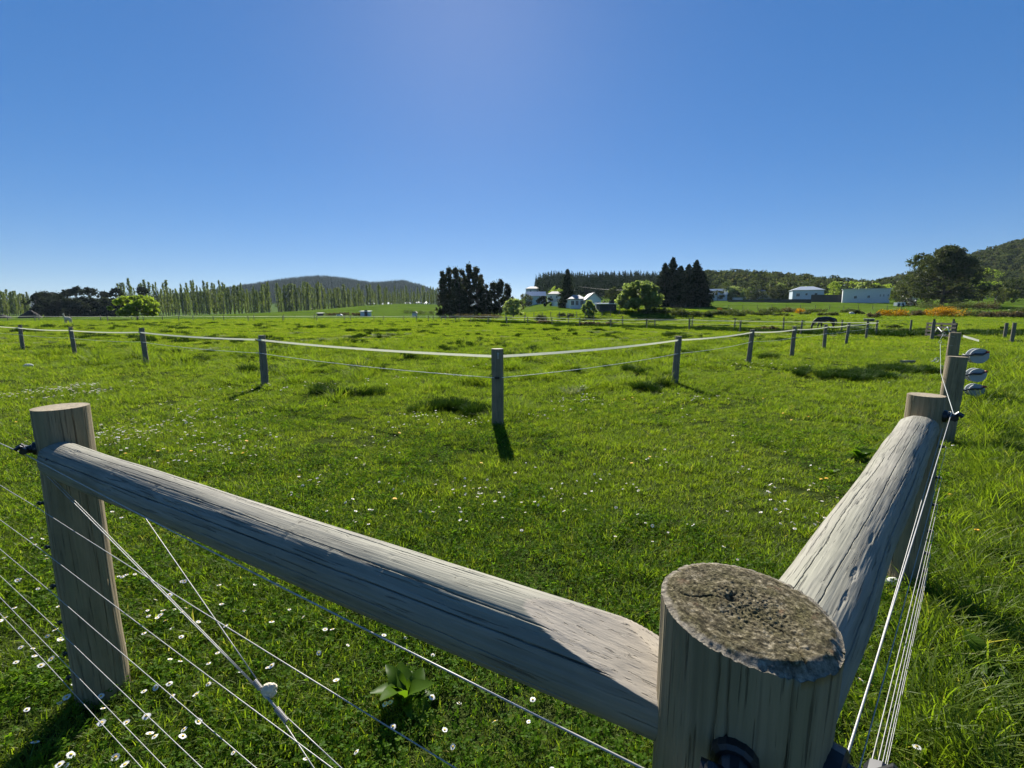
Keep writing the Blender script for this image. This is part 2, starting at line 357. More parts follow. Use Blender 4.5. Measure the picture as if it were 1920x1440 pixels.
# ------------------------------------------------------------------ round timber
def log(r0, r1, L, nang=64, nlen=40, seed=0, cracks=(), lump=.004, cuts=(), cut_plane=None, ragged=0.0, chips=(), rough=.0008):
    """round timber along +Z: cracks = (angle, half width m, depth m, z0, z1)"""
    zs = np.linspace(0, L, nlen); th = np.linspace(0, 2*np.pi, nang, endpoint=False)
    T, Zg = np.meshgrid(th, zs)
    r = r0+(r1-r0)*Zg/L
    cx, sx = np.cos(T), np.sin(T)
    r = r + lump*fbm(cx*1.2+seed*7.1, sx*1.2, Zg*2.2, seed, 2) + lump*.16*fbm(cx*5, sx*5+seed, Zg*7, seed+3, 3) + rough*fbm(cx*30, sx*30, Zg*6, seed+8, 2)
    for (a, hw, dp, z0, z1) in cracks:
        wander = a + .045*vn(zs*2+seed, zs*0+a*9, 0, seed+1) + .012*vn(zs*45, zs*0+a*5, 0, seed+2) + .25*(zs/max(L, .1)-.5)*np.sin(a*7)
        fade = np.clip((zs-z0)/.05, 0, 1)*np.clip((z1-zs)/.05, 0, 1)
        d = np.abs((T-wander[:, None]+np.pi) % (2*np.pi)-np.pi)*r
        r = r - dp*np.clip(1-d/hw, 0, 1)*fade[:, None]
    for (zc, hw, dp, a0, a1) in cuts:            # knife rings across the grain
        arc = np.clip(1-np.abs((T-a0+np.pi) % (2*np.pi)-np.pi)/a1, 0, 1)
        zz = zc + .004*np.sin(T*5+zc*40)
        r = r - dp*np.clip(1-np.abs(Zg-zz)/hw, 0, 1)*np.minimum(1, arc*3)
    for (zc, a0, lz, la, dp) in chips:           # torn chips and scars
        u = (Zg-zc)/lz; v = ((T-a0+np.pi) % (2*np.pi)-np.pi)*r/la
        m_ = sstep(.25, -.15, np.hypot(u, v)-.7+.5*fbm(Zg*40, T*14, 0, seed+31, 3)); r = r - dp*m_*(1+.5*vn(Zg*160, T*40, 0, seed+32))
    V = np.stack([r*cx, r*sx, Zg], -1).reshape(-1, 3)
    if ragged: 
        top = np.arange(nang)+(nlen-1)*nang
        V[top, 2] += ragged*fbm(th*6, th*0+seed, 0, seed+5, 3)
    fresh = np.zeros(len(V))
    Fc = []
    for i in range(nlen-1):
        a = i*nang
        Fc += [[a+j, a+(j+1) % nang, a+nang+(j+1) % nang, a+nang+j] for j in range(nang)]
    base = len(V)
    # end caps
    caps = []
    for end, zc in ((0, 0.0), (1, L)):
        ringi = [(nlen-1)*nang*end+j for j in range(nang)]
        prev = ringi; vs = []
        for f in (.8, .5, .2):
            P = V[ringi].copy(); P[:, :2] *= f
            P[:, 2] += (.0015*fbm(P[:, 0]*90, P[:, 1]*90, 0, seed+11))
            st = base+sum(len(c) for c in caps); caps.append(P)
            cur = list(range(st, st+nang))
            for j in range(nang):
                q = [prev[j], prev[(j+1) % nang], cur[(j+1) % nang], cur[j]]
                Fc.append(q if end else q[::-1])
            prev = cur
        Fc.append(prev if end else prev[::-1])
    V = np.concatenate([V]+caps); fresh = np.concatenate([fresh, np.zeros(len(V)-len(fresh))])
    fresh[base:] = .25
    if cut_plane:
        for (p0, n, fr) in cut_plane:
            n = np.array(n, float); n /= np.linalg.norm(n); d = (V-np.array(p0))@n
            d = d + .0012*fbm(V[:, 0]*40, V[:, 1]*40, V[:, 2]*25, seed+2)
            k = d > 0; V[k] -= np.outer(d[k], n); fresh[k] = fr
    return V, Fc, fresh
def log_obj(name, mat, parent, M4, **kw):
    V, Fc, fr = log(**kw); me = new_mesh(name, V, Fc, True)
    a = me.attributes.new('fresh', 'FLOAT', 'POINT'); a.data.foreach_set('value', fr.astype(np.float32))
    try: me.set_sharp_from_angle(angle=rad(38))
    except Exception: pass
    o = link(name, me, mat, parent); o.matrix_local = M4
    return o
def stand(p, tilt=(0, 0), rz=0, z=None):
    z = float(terrain(p[0], p[1])) if z is None else z
    return Matrix.Translation((p[0], p[1], z)) @ Euler((tilt[0], tilt[1], 0)).to_matrix().to_4x4() @ Matrix.Rotation(rz, 4, 'Z')

# ------------------------------------------------------------------ the corner fence
fence = empty('post_and_wire_fence', (0, 0, 0), 0, 'weathered post and rail fence corner with plain wires and a moss-topped corner post', 'fence')
DEEP = .35
# corner strainer: sides plus an own mossy top
def corner_post():
    r = .100; H = 1.193; zb = float(terrain(*NC)) - DEEP
    L = H-zb; nang = 420
    cr = [(-2.42, .0017, .006, L-.85, L+.1), (-2.08, .0016, .006, L-.6, L+.1), (-1.66, .0018, .006, L-.85, L+.1), (-1.2, .0013, .003, L-.5, L-.12), (-.75, .0018, .006, L-.9, L+.1), (.6, .002, .008, L-.9, L+.1), (2.2, .002, .008, L-.9, L+.1)]
    V, Fc, fr = log(.104, r, L, nang, 110, 3, cr, lump=.004, rough=.0010)
    # keep only the mantle; trim its rim into a ragged edge that slopes to the near side
    nl = 110*nang; V = V[:nl]; Fc = [f for f in Fc if max(f) < nl]
    th = np.linspace(0, 2*np.pi, nang, endpoint=False)
    near = np.clip(np.cos(th+1.15), 0, 1)                          # towards where one stands
    rim = L - .003 - .006*near**1.5 - .006*np.clip(fbm(th*9, th*0, 0, 4, 3)+.1, 0, 1)*near - .002*np.abs(vn(th*40, th*0, 0, 6))
    rim = rim - .006*(np.cos(th)*.75-np.sin(th)*.66)           # the saw cut leans a little to the near right
    k = V[:, 2].reshape(110, nang); lim = rim[None]
    V[:, 2] = np.minimum(k, lim).ravel()
    sheet = V.reshape(110, nang, 3)
    me = new_mesh('corner_post', V, Fc, True)
    a = me.attributes.new('fresh', 'FLOAT', 'POINT'); a.data.foreach_set('value', np.zeros(len(V), np.float32))
    post = link('corner_post', me, M['post'], fence, (NC[0], NC[1], zb)); post['label'] = 'thick round corner post with a rough mossy end grain top'
    # end grain
    nr, na = 90, 240
    th2 = np.linspace(0, 2*np.pi, na, endpoint=False); f = np.linspace(0, 1, nr)
    Fg, Tg = np.meshgrid(f, th2, indexing='ij')
    rimr = np.interp(th2, np.append(th, 2*np.pi), np.append(np.hypot(sheet[-1, :, 0], sheet[-1, :, 1]), np.hypot(*sheet[-1, 0, :2])))
    rimz = np.interp(th2, np.append(th, 2*np.pi), np.append(rim, rim[0]))
    R = Fg*rimr[None]; X = R*np.cos(Tg); Y = R*np.sin(Tg)
    fib = fbm(X*420+Y*60, Y*420-X*60, 0, 12, 2)
    Z = L + .0020*fbm(X*60, Y*60, 0, 2, 4) + .0021*fib*np.clip(1.1-Fg, .15, 1) + .00022*np.sin(R*900+6*fbm(X*25, Y*25, 0, 3)) + .0007*fbm(X*160, Y*160, 0, 15, 3) - .006*np.clip(1-np.abs(((Tg-1.9+.12*np.sin(R*90)) % 6.283)-3.14)*R/.0016, 0, 1)*sstep(.15, .3, Fg) - .005*np.clip(1-np.abs(((Tg+.4+.15*np.sin(R*70)) % 6.283)-3.14)*R/.0013, 0, 1)*sstep(.25, .4, Fg)
    ox, oy = X+.012, Y-.016
    Z -= .009*np.exp(-(ox**2+oy**2)/.0065**2)*(1+.4*vn(X*300, Y*300, 0, 5))
    Z = Z - .06*(X*.75-Y*.66)
    edge = sstep(.80, 1.0, Fg)
    Z = Z*(1-edge**2) + rimz[None]*edge**2
    Z -= .003*np.exp(-((Fg-.86)/.03)**2)*np.clip(fbm(Tg*5, Fg*3, 0, 9), 0, 1)
    V2 = np.stack([X, Y, Z-L], -1).reshape(-1, 3)
    i = np.arange(nr-1)[:, None]*na; j = np.arange(na)[None]; kk = (j+1) % na
    F2 = np.stack([i+j, i+na+j, i+na+kk, i+kk], -1).reshape(-1, 4)
    me = new_mesh('end_grain', V2, F2, True)
    bare = sstep(.89, .95, Fg + .09*fbm(X*55, Y*55, 0, 8, 3) + .025*np.cos(Tg+2.2))
    a = me.attributes.new('bare', 'FLOAT', 'POINT'); a.data.foreach_set('value', bare.ravel().astype(np.float32))
    ringv = .5+.5*np.sin(R*1250+5*fbm(X*18, Y*18, 0, 23, 2)); a = me.attributes.new('ring', 'FLOAT', 'POINT'); a.data.foreach_set('value', (ringv*sstep(.1, .3, Fg)).ravel().astype(np.float32))
    m, nt, out = newmat('mossy_end_grain'); p = nt.nodes.new('ShaderNodeBsdfPrincipled'); p.inputs['Roughness'].default_value = .95; p.inputs['Specular IOR Level'].default_value = .15
    tc = nt.nodes.new('ShaderNodeTexCoord'); v = tc.outputs['Object']
    moss = ramp(nt, noise(nt, 130, 8, v, .7), [(.34, (.020, .017, .010)), (.45, (.070, .058, .032)), (.54, (.16, .135, .08)), (.64, (.36, .31, .21))])
    moss = mix(nt, ramp(nt, noise(nt, 24, 5, v), [(.4, (0, 0, 0)), (.7, (.8, .8, .8))]), moss, mix(nt, ramp(nt, noise(nt, 260, 4, v), [(.35, (0, 0, 0)), (.65, (1, 1, 1))]), (.032, .028, .010), (.16, .145, .055)))
    moss = mix(nt, ramp(nt, noise(nt, 38, 4, v), [(.62, (0, 0, 0)), (.74, (.7, .7, .7))]), moss, (.20, .12, .07))
    moss = mix(nt, ramp(nt, noise(nt, 90, 3, v), [(.70, (0, 0, 0)), (.76, (.8, .8, .8))]), moss, (.34, .31, .24))
    ar = nt.nodes.new('ShaderNodeAttribute'); ar.attribute_name = 'ring'; rr_ = nt.nodes.new('ShaderNodeMath'); rr_.operation = 'MULTIPLY'; nt.links.new(ar.outputs['Fac'], rr_.inputs[0]); nt.links.new(ramp(nt, noise(nt, 30, 3, v), [(.4, (.05, .05, .05)), (.65, (.75, .75, .75))]), rr_.inputs[1])
    moss = mix(nt, rr_.outputs[0], moss, mix(nt, 1.0, moss, (.42, .38, .32), 'MULTIPLY'))
    bw = ramp(nt, noise(nt, 160, 6, v, .7), [(.32, (.10, .085, .06)), (.5, (.24, .21, .155)), (.68, (.42, .37, .28))])
    ab = nt.nodes.new('ShaderNodeAttribute'); ab.attribute_name = 'bare'
    nt.links.new(mix(nt, ab.outputs['Fac'], moss, bw), p.inputs['Base Color'])
    b = nt.nodes.new('ShaderNodeBump'); b.inputs['Strength'].default_value = 1.0; b.inputs['Distance'].default_value = .003
    nt.links.new(noise(nt, 330, 5, v, .7), b.inputs['Height']); nt.links.new(b.outputs[0], p.inputs['Normal']); nt.links.new(p.outputs[0], out.inputs[0])
    e = link('end_grain', me, m, post, (0, 0, L)); e['label'] = 'mossy brown sawn top of the corner post'
    return post, zb, L
CP, CPZ, CPL = corner_post()
def fpost(p, h, r, seed, tilt=(0, 0), mat='post', nang=90, name='post'):
    z = float(terrain(*p)); L = h+DEEP
    rng = random.Random(seed)
    cr = [(rng.uniform(-3, 3), .0022, .007, rng.uniform(0, .5)*L, L+.1) for _ in range(4)]
    return log_obj(name, M[mat], fence, stand(p, tilt, z=z-DEEP), r0=r*1.04, r1=r*.97, L=L, nang=nang, nlen=50, seed=seed, cracks=cr, lump=.005)
pNL = fpost(NL, 1.205, .083, 11, nang=200)
pNR = fpost(NR, 1.10, .085, 12, nang=160)
pNR2 = fpost(NR2, 1.04, .098, 13, (0, rad(1.5)))
pNR3 = fpost(NR3, 1.22, .085, 14)
PF1 = at(1891, 28.6); PF2 = at(1906, 25.2)
def lie(p, d, z):
    """local +Z along horizontal direction d, local +Y up"""
    d = Vector((d[0], d[1], 0)).normalized(); up = Vector((0, 0, 1)); x = up.cross(d)
    Mx = Matrix((x, up, d)).transposed().to_4x4(); Mx.translation = (p[0], p[1], z); return Mx
RZ = 1.023
# left rail: from the corner post to the left post; local X points away from / to the stand side
s0 = NC+uL*.085-nL*.02; s1 = NL-uL*.05+nL*.038
dl = s1-s0; LL = np.linalg.norm(dl); dl /= LL
up3 = np.array([0, 0, 1.]); xl = np.cross(up3, np.array([dl[0], dl[1], 0])); side = 1 if xl[:2]@nL > 0 else -1   # sign of local X towards the stand side
rngc = random.Random(5)
A_ = lambda deg: rad(deg) if side > 0 else rad(180-deg)         # angle over the top seen from the stand side
crk = [(A_(62), .0013, .0035, .1, 1.7), (A_(105), .0014, .004, .3, 2.2), (A_(28), .0016, .005, .02, 2.2), (A_(84), .0011, .003, 1.2, 2.1), (A_(-22), .0015, .005, .1, 1.9), (A_(2), .0012, .004, .2, 1.1)]
cuts = [(z, .0028, .0022, A_(62), rad(58)) for z in (.37, .52, .66, .80, 1.05, 1.36, 1.62)]
RAIL = log_obj('rail', M['rail'], fence, lie(s0, dl, RZ), r0=.069, r1=.065, L=LL, nang=460, nlen=300, seed=21, cracks=crk, cuts=cuts, chips=[(1.20, A_(34), .11, .010, .0022), (1.34, A_(28), .05, .008, .002), (1.60, A_(12), .05, .014, .002), (1.95, A_(75), .05, .012, .0014)], lump=.0042, rough=.0005,
        cut_plane=[((0, .037, .0), (side*.22, .95, -.14), .9), ((0, .030, 0), (-side*.22, .88, -.40), .9), ((0, -.052, 0), (0, -.97, -.2), .1), ((0, .050, LL-.01), (0, .75, .65), .6), ((side*.045, 0, LL), (side*.75, .0, .65), .1)])
RAIL['label'] = 'left rail, grey round timber chiselled flat where it meets the corner post'
# right rail
t0 = NC+uR*.07-nR*.012; t1 = NR-uR*.055-nR*.012
dr = t1-t0; LR = np.linalg.norm(dr); dr /= LR
crk = [(rad(70), .0014, .004, .05, 1.6), (rad(104), .0014, .004, .3, 2.4), (rad(128), .0014, .004, .9, 2.7), (rad(50), .0014, .004, .4, 2.2), (rad(85), .0012, .003, 1.5, 2.6), (rad(150), .0016, .005, .1, 2.1)]
cuts = [(z, .003, .0022, rad(90)+rngc.uniform(-.5, .5), rad(rngc.uniform(12, 34))) for z in (.22, .31, .42, .55, .63, .8, 1.0, 1.15, 1.4, 1.7, 2.1, 2.3)]
o = log_obj('rail', M['rail'], fence, lie(t0, dr, .925), r0=.085, r1=.085, L=LR, nang=460, nlen=320, seed=29, cracks=crk, cuts=cuts, chips=[(z, rad(90)+rngc.uniform(-.6, .6), rngc.uniform(.015, .05), rngc.uniform(.004, .009), .0018) for z in (.18, .3, .4, .52, .62, .75, .95, 1.1, 1.35, 1.7, 2.0)], lump=.0075, rough=.0006,
        cut_plane=[((0, .040, LR), (0, .88, .47), .85), ((0, .066, 0), (0, .9, -.42), .5)])
o['label'] = 'right rail, lumpy grey round timber with a pale bevelled far end'
# nails where the rails are fixed
def nail(p, n3, parent):
    n3 = np.array(n3, float); n3 /= np.linalg.norm(n3); b = MB(); b.tube([np.array(p)-n3*.01, np.array(p)+n3*.0025], .0045, 8); o = b.build('nail', M['darkwire']); o.parent = parent; o.matrix_parent_inverse = parent.matrix_basis.inverted()
for tt, zz in ((LL-.10, .03), (LL-.07, -.02)):
    q = s0+dl*tt+nL*.060; nail((q[0], q[1], RZ+zz), (nL[0], nL[1], .2), RAIL)
q = s0+dl*.05+nL*.012; nail((q[0], q[1], RZ+.028), (0, 0, 1), RAIL); q = s0+dl*.035-nL*.01; nail((q[0], q[1], RZ+.026), (0, 0, 1), RAIL)
# wires
WZ = [1.045, .85, .675, .515, .36, .225, .12]
OFF = .106
def polyline(pts, n=10, sag=0):
    out = []
    for a, b in zip(pts[:-1], pts[1:]):
        a, b = np.array(a, float), np.array(b, float)
        for k in range(n):
            t = k/n; q = a+(b-a)*t; q[2] -= sag*4*t*(1-t); out.append(q)
    out.append(np.array(pts[-1], float)); return np.array(out)
P3 = lambda p, z, off=0, n=nL: np.array([p[0]+n[0]*off, p[1]+n[1]*off, z])
for i, z in enumerate(WZ):
    far = NL+uL*6.0
    mid = (nL+nR); mid = mid/np.linalg.norm(mid)
    zc = z-(.035 if i == 0 else 0)
    pts = [P3(far, z*.98, OFF), P3(NL+uL*.0, z, OFF), P3(NC+uL*.03, zc, .106)]
    for a in np.linspace(0.15, .85, 4):
        v = nL*(1-a)+nR*a; v /= np.linalg.norm(v); pts.append(np.array([NC[0]+v[0]*.107, NC[1]+v[1]*.107, zc]))
    pts += [P3(NC+uR*.03, zc, .106, nR), P3(NR, z-.02, OFF+.004, nR), P3(NR+uR*.03, z-.02, OFF, nR), P3(NR+uR*.07, z-.02, .05, nR)]
    b = MB(); b.tube(polyline(pts, 6, .006), .0016 if i == 0 else .0012, 6); b.build('wire', M['steel'] , fence, smooth=True)
# staples and insulators on the posts
def claw(p, n, u, z, s=1.0, parent=None):
    """black claw insulator: back plate, neck and two jaws"""
    b = MB(); rz = math.atan2(u[1], u[0])
    c = np.array([p[0], p[1], z])
    n3 = np.array([n[0], n[1], 0]); u3 = np.array([u[0], u[1], 0])
    b.tube([c-n3*.004*s, c+n3*.010*s, c+n3*.013*s], [.027*s, .027*s, .022*s], 16); b.tube([c+n3*.01*s, c+n3*.034*s], [.018*s, .014*s], 10)
    for sg in (-1, 1):
        b.tube([c+n3*.03*s+u3*.018*s*sg+up3*.0, c+n3*.045*s+u3*.022*s*sg+up3*.018*s, c+n3*.058*s+u3*.022*s*sg+up3*.008*s], .008*s, 8)
    b.tube([c+n3*.035*s-u3*.035*s, c+n3*.035*s+u3*.035*s], .013*s, 8)
    o = b.build('insulator', M['black']); o.parent = parent
    if parent is not None: o.matrix_parent_inverse = parent.matrix_basis.inverted()
    return o
lp = np.array([-.76, -.65])
claw(NL+lp*.078, lp, np.array([.65, -.76]), 1.06, .9, pNL)
claw(NR+nR*.082, nR, uR, 1.0, 1.25, pNR)
for z in WZ[1:]:
    claw(NL+lp*.082, lp, np.array([.65, -.76]), z, .32, pNL)
    claw(NR+nR*.084, nR, uR, z-.02, .35, pNR)
mid = -NC/np.linalg.norm(NC)
claw(NC+mid*.100, mid, np.array([-mid[1], mid[0]]), 1.072, .9, CP)
claw(NC+nR*.098+uR*.0, nR, uR, 1.035, 1.2, CP)
# diagonal stay wire with spring joint and a tuft of wool caught on it
JT = np.array([NC[0]+uL[0]*1.13, NC[1]+uL[1]*1.13, .570]); JB = np.array([NC[0]+uL[0]*1.02, NC[1]+uL[1]*1.02, .525])
def stay(pts, r=.0014):
    b = MB(); b.tube(polyline(pts, 8), r, 6); return b.build('stay_wire', M['steel'], fence, smooth=True)
stay([P3(NL-uL*.06, .985, .085), JT+np.array([nL[0], nL[1], 0])*.006]); stay([P3(NL-uL*.06, .985, .078), JT+np.array([nL[0], nL[1], 0])*.003], .0012)
stay([P3(NL-uL*.05, 1.0, -.085), JT-np.array([nL[0], nL[1], 0])*.006]); stay([JB+np.array([nL[0], nL[1], 0])*.005, P3(NC, .16, .105)]); stay([JB-np.array([nL[0], nL[1], 0])*.005, P3(NC, .16, -.105)])
b = MB()
ax = JB-JT; axn = ax/np.linalg.norm(ax); e1 = np.cross(axn, up3); e1 /= np.linalg.norm(e1); e2 = np.cross(axn, e1)
def coil(a, l, r, turns):
    t = np.linspace(0, 1, turns*12); return a+axn*(t*l)[:, None]+r*(np.cos(t*turns*2*np.pi)[:, None]*e1+np.sin(t*turns*2*np.pi)[:, None]*e2)
b.tube(coil(JT-axn*.012, .030, .0055, 8), .0016, 5); b.tube(coil(JB-axn*.030, .045, .0055, 12), .0016, 5); b.tube([JT, JB], .0032, 6)
b.build('wire_joint', M['steel'], fence, smooth=True)
bm = bmesh.new(); bmesh.ops.create_icosphere(bm, subdivisions=4, radius=.018)
for v in bm.verts:
    c = v.co.copy(); k = 1+.5*float(fbm(c.x*70, c.y*70, c.z*70, 3, 3)); v.co = Vector((c.x*k*1.05, c.y*k*.8, c.z*k*1.15))
me = bpy.data.meshes.new('wool_tuft'); bm.to_mesh(me); bm.free(); me.polygons.foreach_set('use_smooth', [True]*len(me.polygons))
wt = link('wool_tuft', me, M['wool'], None, JT+axn*.034-np.array([nL[0], nL[1], 0])*.004+np.array([.010, .004, .004])); tag(wt, 'cream tuft of wool caught on the diagonal stay wire', 'wool')
# stay of the right run
stay([P3(NR-uR*.05, .94, .085, nR), P3(NC+uR*.10, .22, .03, nR)], .0018)
# cord and loose springs by the gateway beyond the right rail
def cord(pts, r, name='gate_cord', mat='cord', n=6, sag=.0):
    b = MB(); b.tube(polyline(pts, n, sag), r, 6); return b.build(name, M[mat], fence, smooth=True)
def ring(c, r, tr, nrm, name='ring_handle', mat='cord'):
    nrm = np.array(nrm, float); nrm /= np.linalg.norm(nrm); a = np.cross(nrm, up3); a /= np.linalg.norm(a); bb = np.cross(nrm, a)
    t = np.linspace(0, 2*np.pi, 22); b = MB(); b.tube(np.array(c)+r*(np.cos(t)[:, None]*a+np.sin(t)[:, None]*bb), tr, 6); return b.build(name, M[mat], fence, smooth=True)
def pix(px, py, Y): d = ray(px, py); return np.array([0, 0, CAM_H])+d*Y/d[1]
c0 = P3(NR, 1.0, .125, nR); c1 = pix(1764, 700, 6.2); c2 = pix(1763, 645, 7.6); c3 = pix(1787, 648, 8.2)
cord([c0, c1, c2], .0022, mat='spring'); cord([c2, c3], .0022, mat='spring'); cord([pix(1763, 636, 7.6), pix(1769, 626, 7.9), pix(1790, 632, 8.2)], .0025, mat='spring')
ring(pix(1756, 675, 6.7), .034, .0045, (0, 1, .2), mat='spring'); ring(pix(1763, 641, 7.6), .024, .004, (0, 1, .2), mat='spring'); ring(pix(1770, 627, 7.9), .028, .004, (.3, 1, .2), mat='spring')
cord([pix(1746, 678, 6.7), pix(1757, 674, 6.7)], .006, mat='spring'); cord([pix(1764, 686, 6.5), pix(1786, 688, 8.1)], .003)
b = MB(); q0, q1 = pix(1806, 628, 8.3), pix(1836, 637, 9.4)
V = [q0, q1, q1-up3*.04, q0-up3*.04]; n_ = np.array([.01, .01, 0]); b.add(V+[v+n_*.1 for v in V], [[0, 1, 2, 3], [7, 6, 5, 4], [0, 4, 5, 1], [2, 6, 7, 3]]); b.build('tape_end', M['tape'], fence)
# electric fence reels hung one above the other
for k, (pxx, pyy, lab) in enumerate([(1832, 667, 'upper grey fence reel with a dark handle frame hung on the gateway post'), (1829, 703, 'middle grey fence reel with a dark handle frame hung on the gateway post'), (1827, 731, 'lower grey fence reel with a dark handle frame hung on the gateway post')]):
    c = pix(pxx, pyy, 8.25); rt = empty('fence_reel', c, rad(-8), lab, 'fence reel')
    b = MB(); r_ = .155-.012*k
    th = np.linspace(0, 2*np.pi, 28, endpoint=False)
    for y0, rr in ((-.045, r_), (.045, r_)):
        pass
    b.prism([(r_*math.cos(t), r_*.86*math.sin(t)) for t in th], -.055, -.035); b.prism([(r_*math.cos(t), r_*.86*math.sin(t)) for t in th], .035, .055); b.build('drum_side', M['reel_grey'], rt)
    b = MB(); b.prism([(.105*math.cos(t), .09*math.sin(t)) for t in th], -.035, .035); b.build('wound_tape', M['cord'], rt)
    b = MB(); b.tube([(-.34, -.06, .0), (-.20, -.075, .0), (-.11, -.085, .035), (.02, -.085, .03), (.075, -.08, .055)], [.012, .014, .02, .02, .014], 8); b.tube([(-.20, -.075, 0), (-.215, .02, .02)], .012, 8); b.build('handle_frame', M['reel_dark'], rt, smooth=True)
    b = MB(); b.tube([(.08, -.075, .075), (.10, -.11, .075)], .018, 10); b.build('crank_knob', M['red'], rt, smooth=True)
# two posts where the outer fence goes on
for (P, h, sd_) in ((PF1, .98, 15), (PF2, 1.12, 16)):
    o = fpost(P[:2], h, .085, sd_, (0, 0), 'farpost', 40); 

# ------------------------------------------------------------------ white tape fence round the paddock
tf = empty('electric_tape_fence', (PC[0], PC[1], 0), 0, 'round wooden posts carrying white electric tape and a thin cord around the paddock', 'fence')
tf.location = (0, 0, 0)
def tpost(p, h, r, seed, tilt=(0, 0), ins=None):
    z = float(terrain(*p)); rng = random.Random(seed)
    cr = [(rng.uniform(-3, 3), .004, .012, .2, 2) for _ in range(3)]
    o = log_obj('post', M['farpost'], tf, stand(p, tilt, z=z-.3), r0=r*1.05, r1=r*.97, L=h+.3, nang=40, nlen=24, seed=seed, cracks=cr, lump=.006)
    return o, z
TZ, CZ = .965, .685
posts = []
pcen, zc_ = tpost(PC, 1.075, .083, 40)
rngp = random.Random(3)
def side_of(line): 
    d = np.array(line[-1])-PC; d = d/np.linalg.norm(d); n = np.array([-d[1], d[0]])
    return d, (n if n@(-PC) > 0 else -n)
dLf, nLf = side_of(LEFT); dRf, nRf = side_of(RIGHT)
def run(line, n2, seed):
    tape = [np.array([PC[0]-n2[0]*.03, PC[1]-n2[1]*.03, zc_+TZ])]; crd = [np.array([PC[0]+n2[0]*.088, PC[1]+n2[1]*.088, zc_+CZ])]
    for i, p in enumerate(line):
        p = np.array(p); lean = (rad(rngp.uniform(-1.6, 1.6)), rad(rngp.uniform(-2.2, 2.2)))
        hh = 1.07+rngp.uniform(-.04, .03)
        if line is RIGHT and i == len(line)-1: hh = 1.12
        o, z = tpost(p, hh, .066 if i else .07, seed+i, lean)
        q = p+n2*.075
        dd = (p-PC)/np.linalg.norm(p-PC); s_ = -1 if line is RIGHT else -1
        claw(p+n2*.05-dd*.04*s_, n2*.6-dd*.7*s_, dd, z+TZ-.01, .9, o); claw(p+n2*.05-dd*.04*s_, n2*.6-dd*.7*s_, dd, z+CZ, .55, o)
        tape.append(np.array([q[0], q[1], z+TZ+rngp.uniform(-.015, .015)])); crd.append(np.array([q[0], q[1], z+CZ+rngp.uniform(-.02, .02)]))
    return tape, crd
def tape_strip(pts, wd, name, mat, sag, seed):
    P = polyline(pts, 18, sag); T = np.gradient(P, axis=0); T /= np.linalg.norm(T, axis=1)[:, None]
    sd_ = np.cross(T, up3); sd_ /= np.linalg.norm(sd_, axis=1)[:, None]; u_ = np.cross(sd_, T)
    tw = .45*vn(np.arange(len(P))*.11+seed, 0, 0, seed)
    u2 = u_*np.cos(tw)[:, None]+sd_*np.sin(tw)[:, None]; n2 = sd_*np.cos(tw)[:, None]-u_*np.sin(tw)[:, None]
    V = np.concatenate([P+u2*wd/2+n2*.0007, P-u2*wd/2+n2*.0007, P-u2*wd/2-n2*.0007, P+u2*wd/2-n2*.0007]); m = len(P); Fc = []
    for i in range(m-1):
        for k in range(4): Fc.append([k*m+i, k*m+i+1, ((k+1) % 4)*m+i+1, ((k+1) % 4)*m+i])
    return obj(name, V, Fc, M[mat], tf)
lt, lc = run(LEFT, nLf, 50); rt_, rc = run(RIGHT, nRf, 70)
FARL = [np.array(RIGHT[-1])]+[np.array(RIGHT[-1])+(np.array([-2.7, 68.])-np.array(RIGHT[-1]))*t for t in np.linspace(0, 1.55, 16)[1:]]
e = FARL[-1]; FARL += [e+(np.array([-92., 83.])-e)*t for t in np.linspace(0, 1, 13)[1:]]
tape_strip(lt, .036, 'tape', 'tape', .035, 3); tape_strip(rt_, .036, 'tape', 'tape', .035, 5)
for c_ in (lc, rc):
    b = MB(); b.tube(polyline(c_, 12, .04), .0045, 6); b.build('cord', M['cord'], tf, smooth=True)
b = MB(); b.box((PC[0]+.012, PC[1]-.088, zc_+.985), (.028, .012, .085)); b.tube([(PC[0]+.012, PC[1]-.094, zc_+1.015), (PC[0]+.012, PC[1]-.108, zc_+.985), (PC[0]+.012, PC[1]-.094, zc_+.95)], .006, 6); o = b.build('tape_buckle', M['steel'], pcen); o.matrix_parent_inverse = pcen.matrix_basis.inverted()
b = MB(); b.box((PC[0], PC[1]-.086, zc_+CZ), (.06, .02, .03)); o = b.build('insulator', M['black'], pcen); o.matrix_parent_inverse = pcen.matrix_basis.inverted()
ft = []
for i, p in enumerate(FARL):
    z = float(terrain(*p))
    if i:
        r_ = .065+.01*(i % 3 == 0)
        log_obj('post', M['farpost'], tf, stand(p, (rad(rngp.uniform(-2, 2)), rad(rngp.uniform(-3, 3))), z=z-.3), r0=r_, r1=r_, L=1.32+rngp.uniform(-.06, .08), nang=10, nlen=4, seed=i)
    ft.append(np.array([p[0], p[1]-.08, z+TZ]))
tape_strip(ft, .040, 'tape', 'tape', .03, 8)
b = MB(); b.tube(polyline([q-up3*.3 for q in ft], 6, .04), .006, 5); b.build('cord', M['cord'], tf)

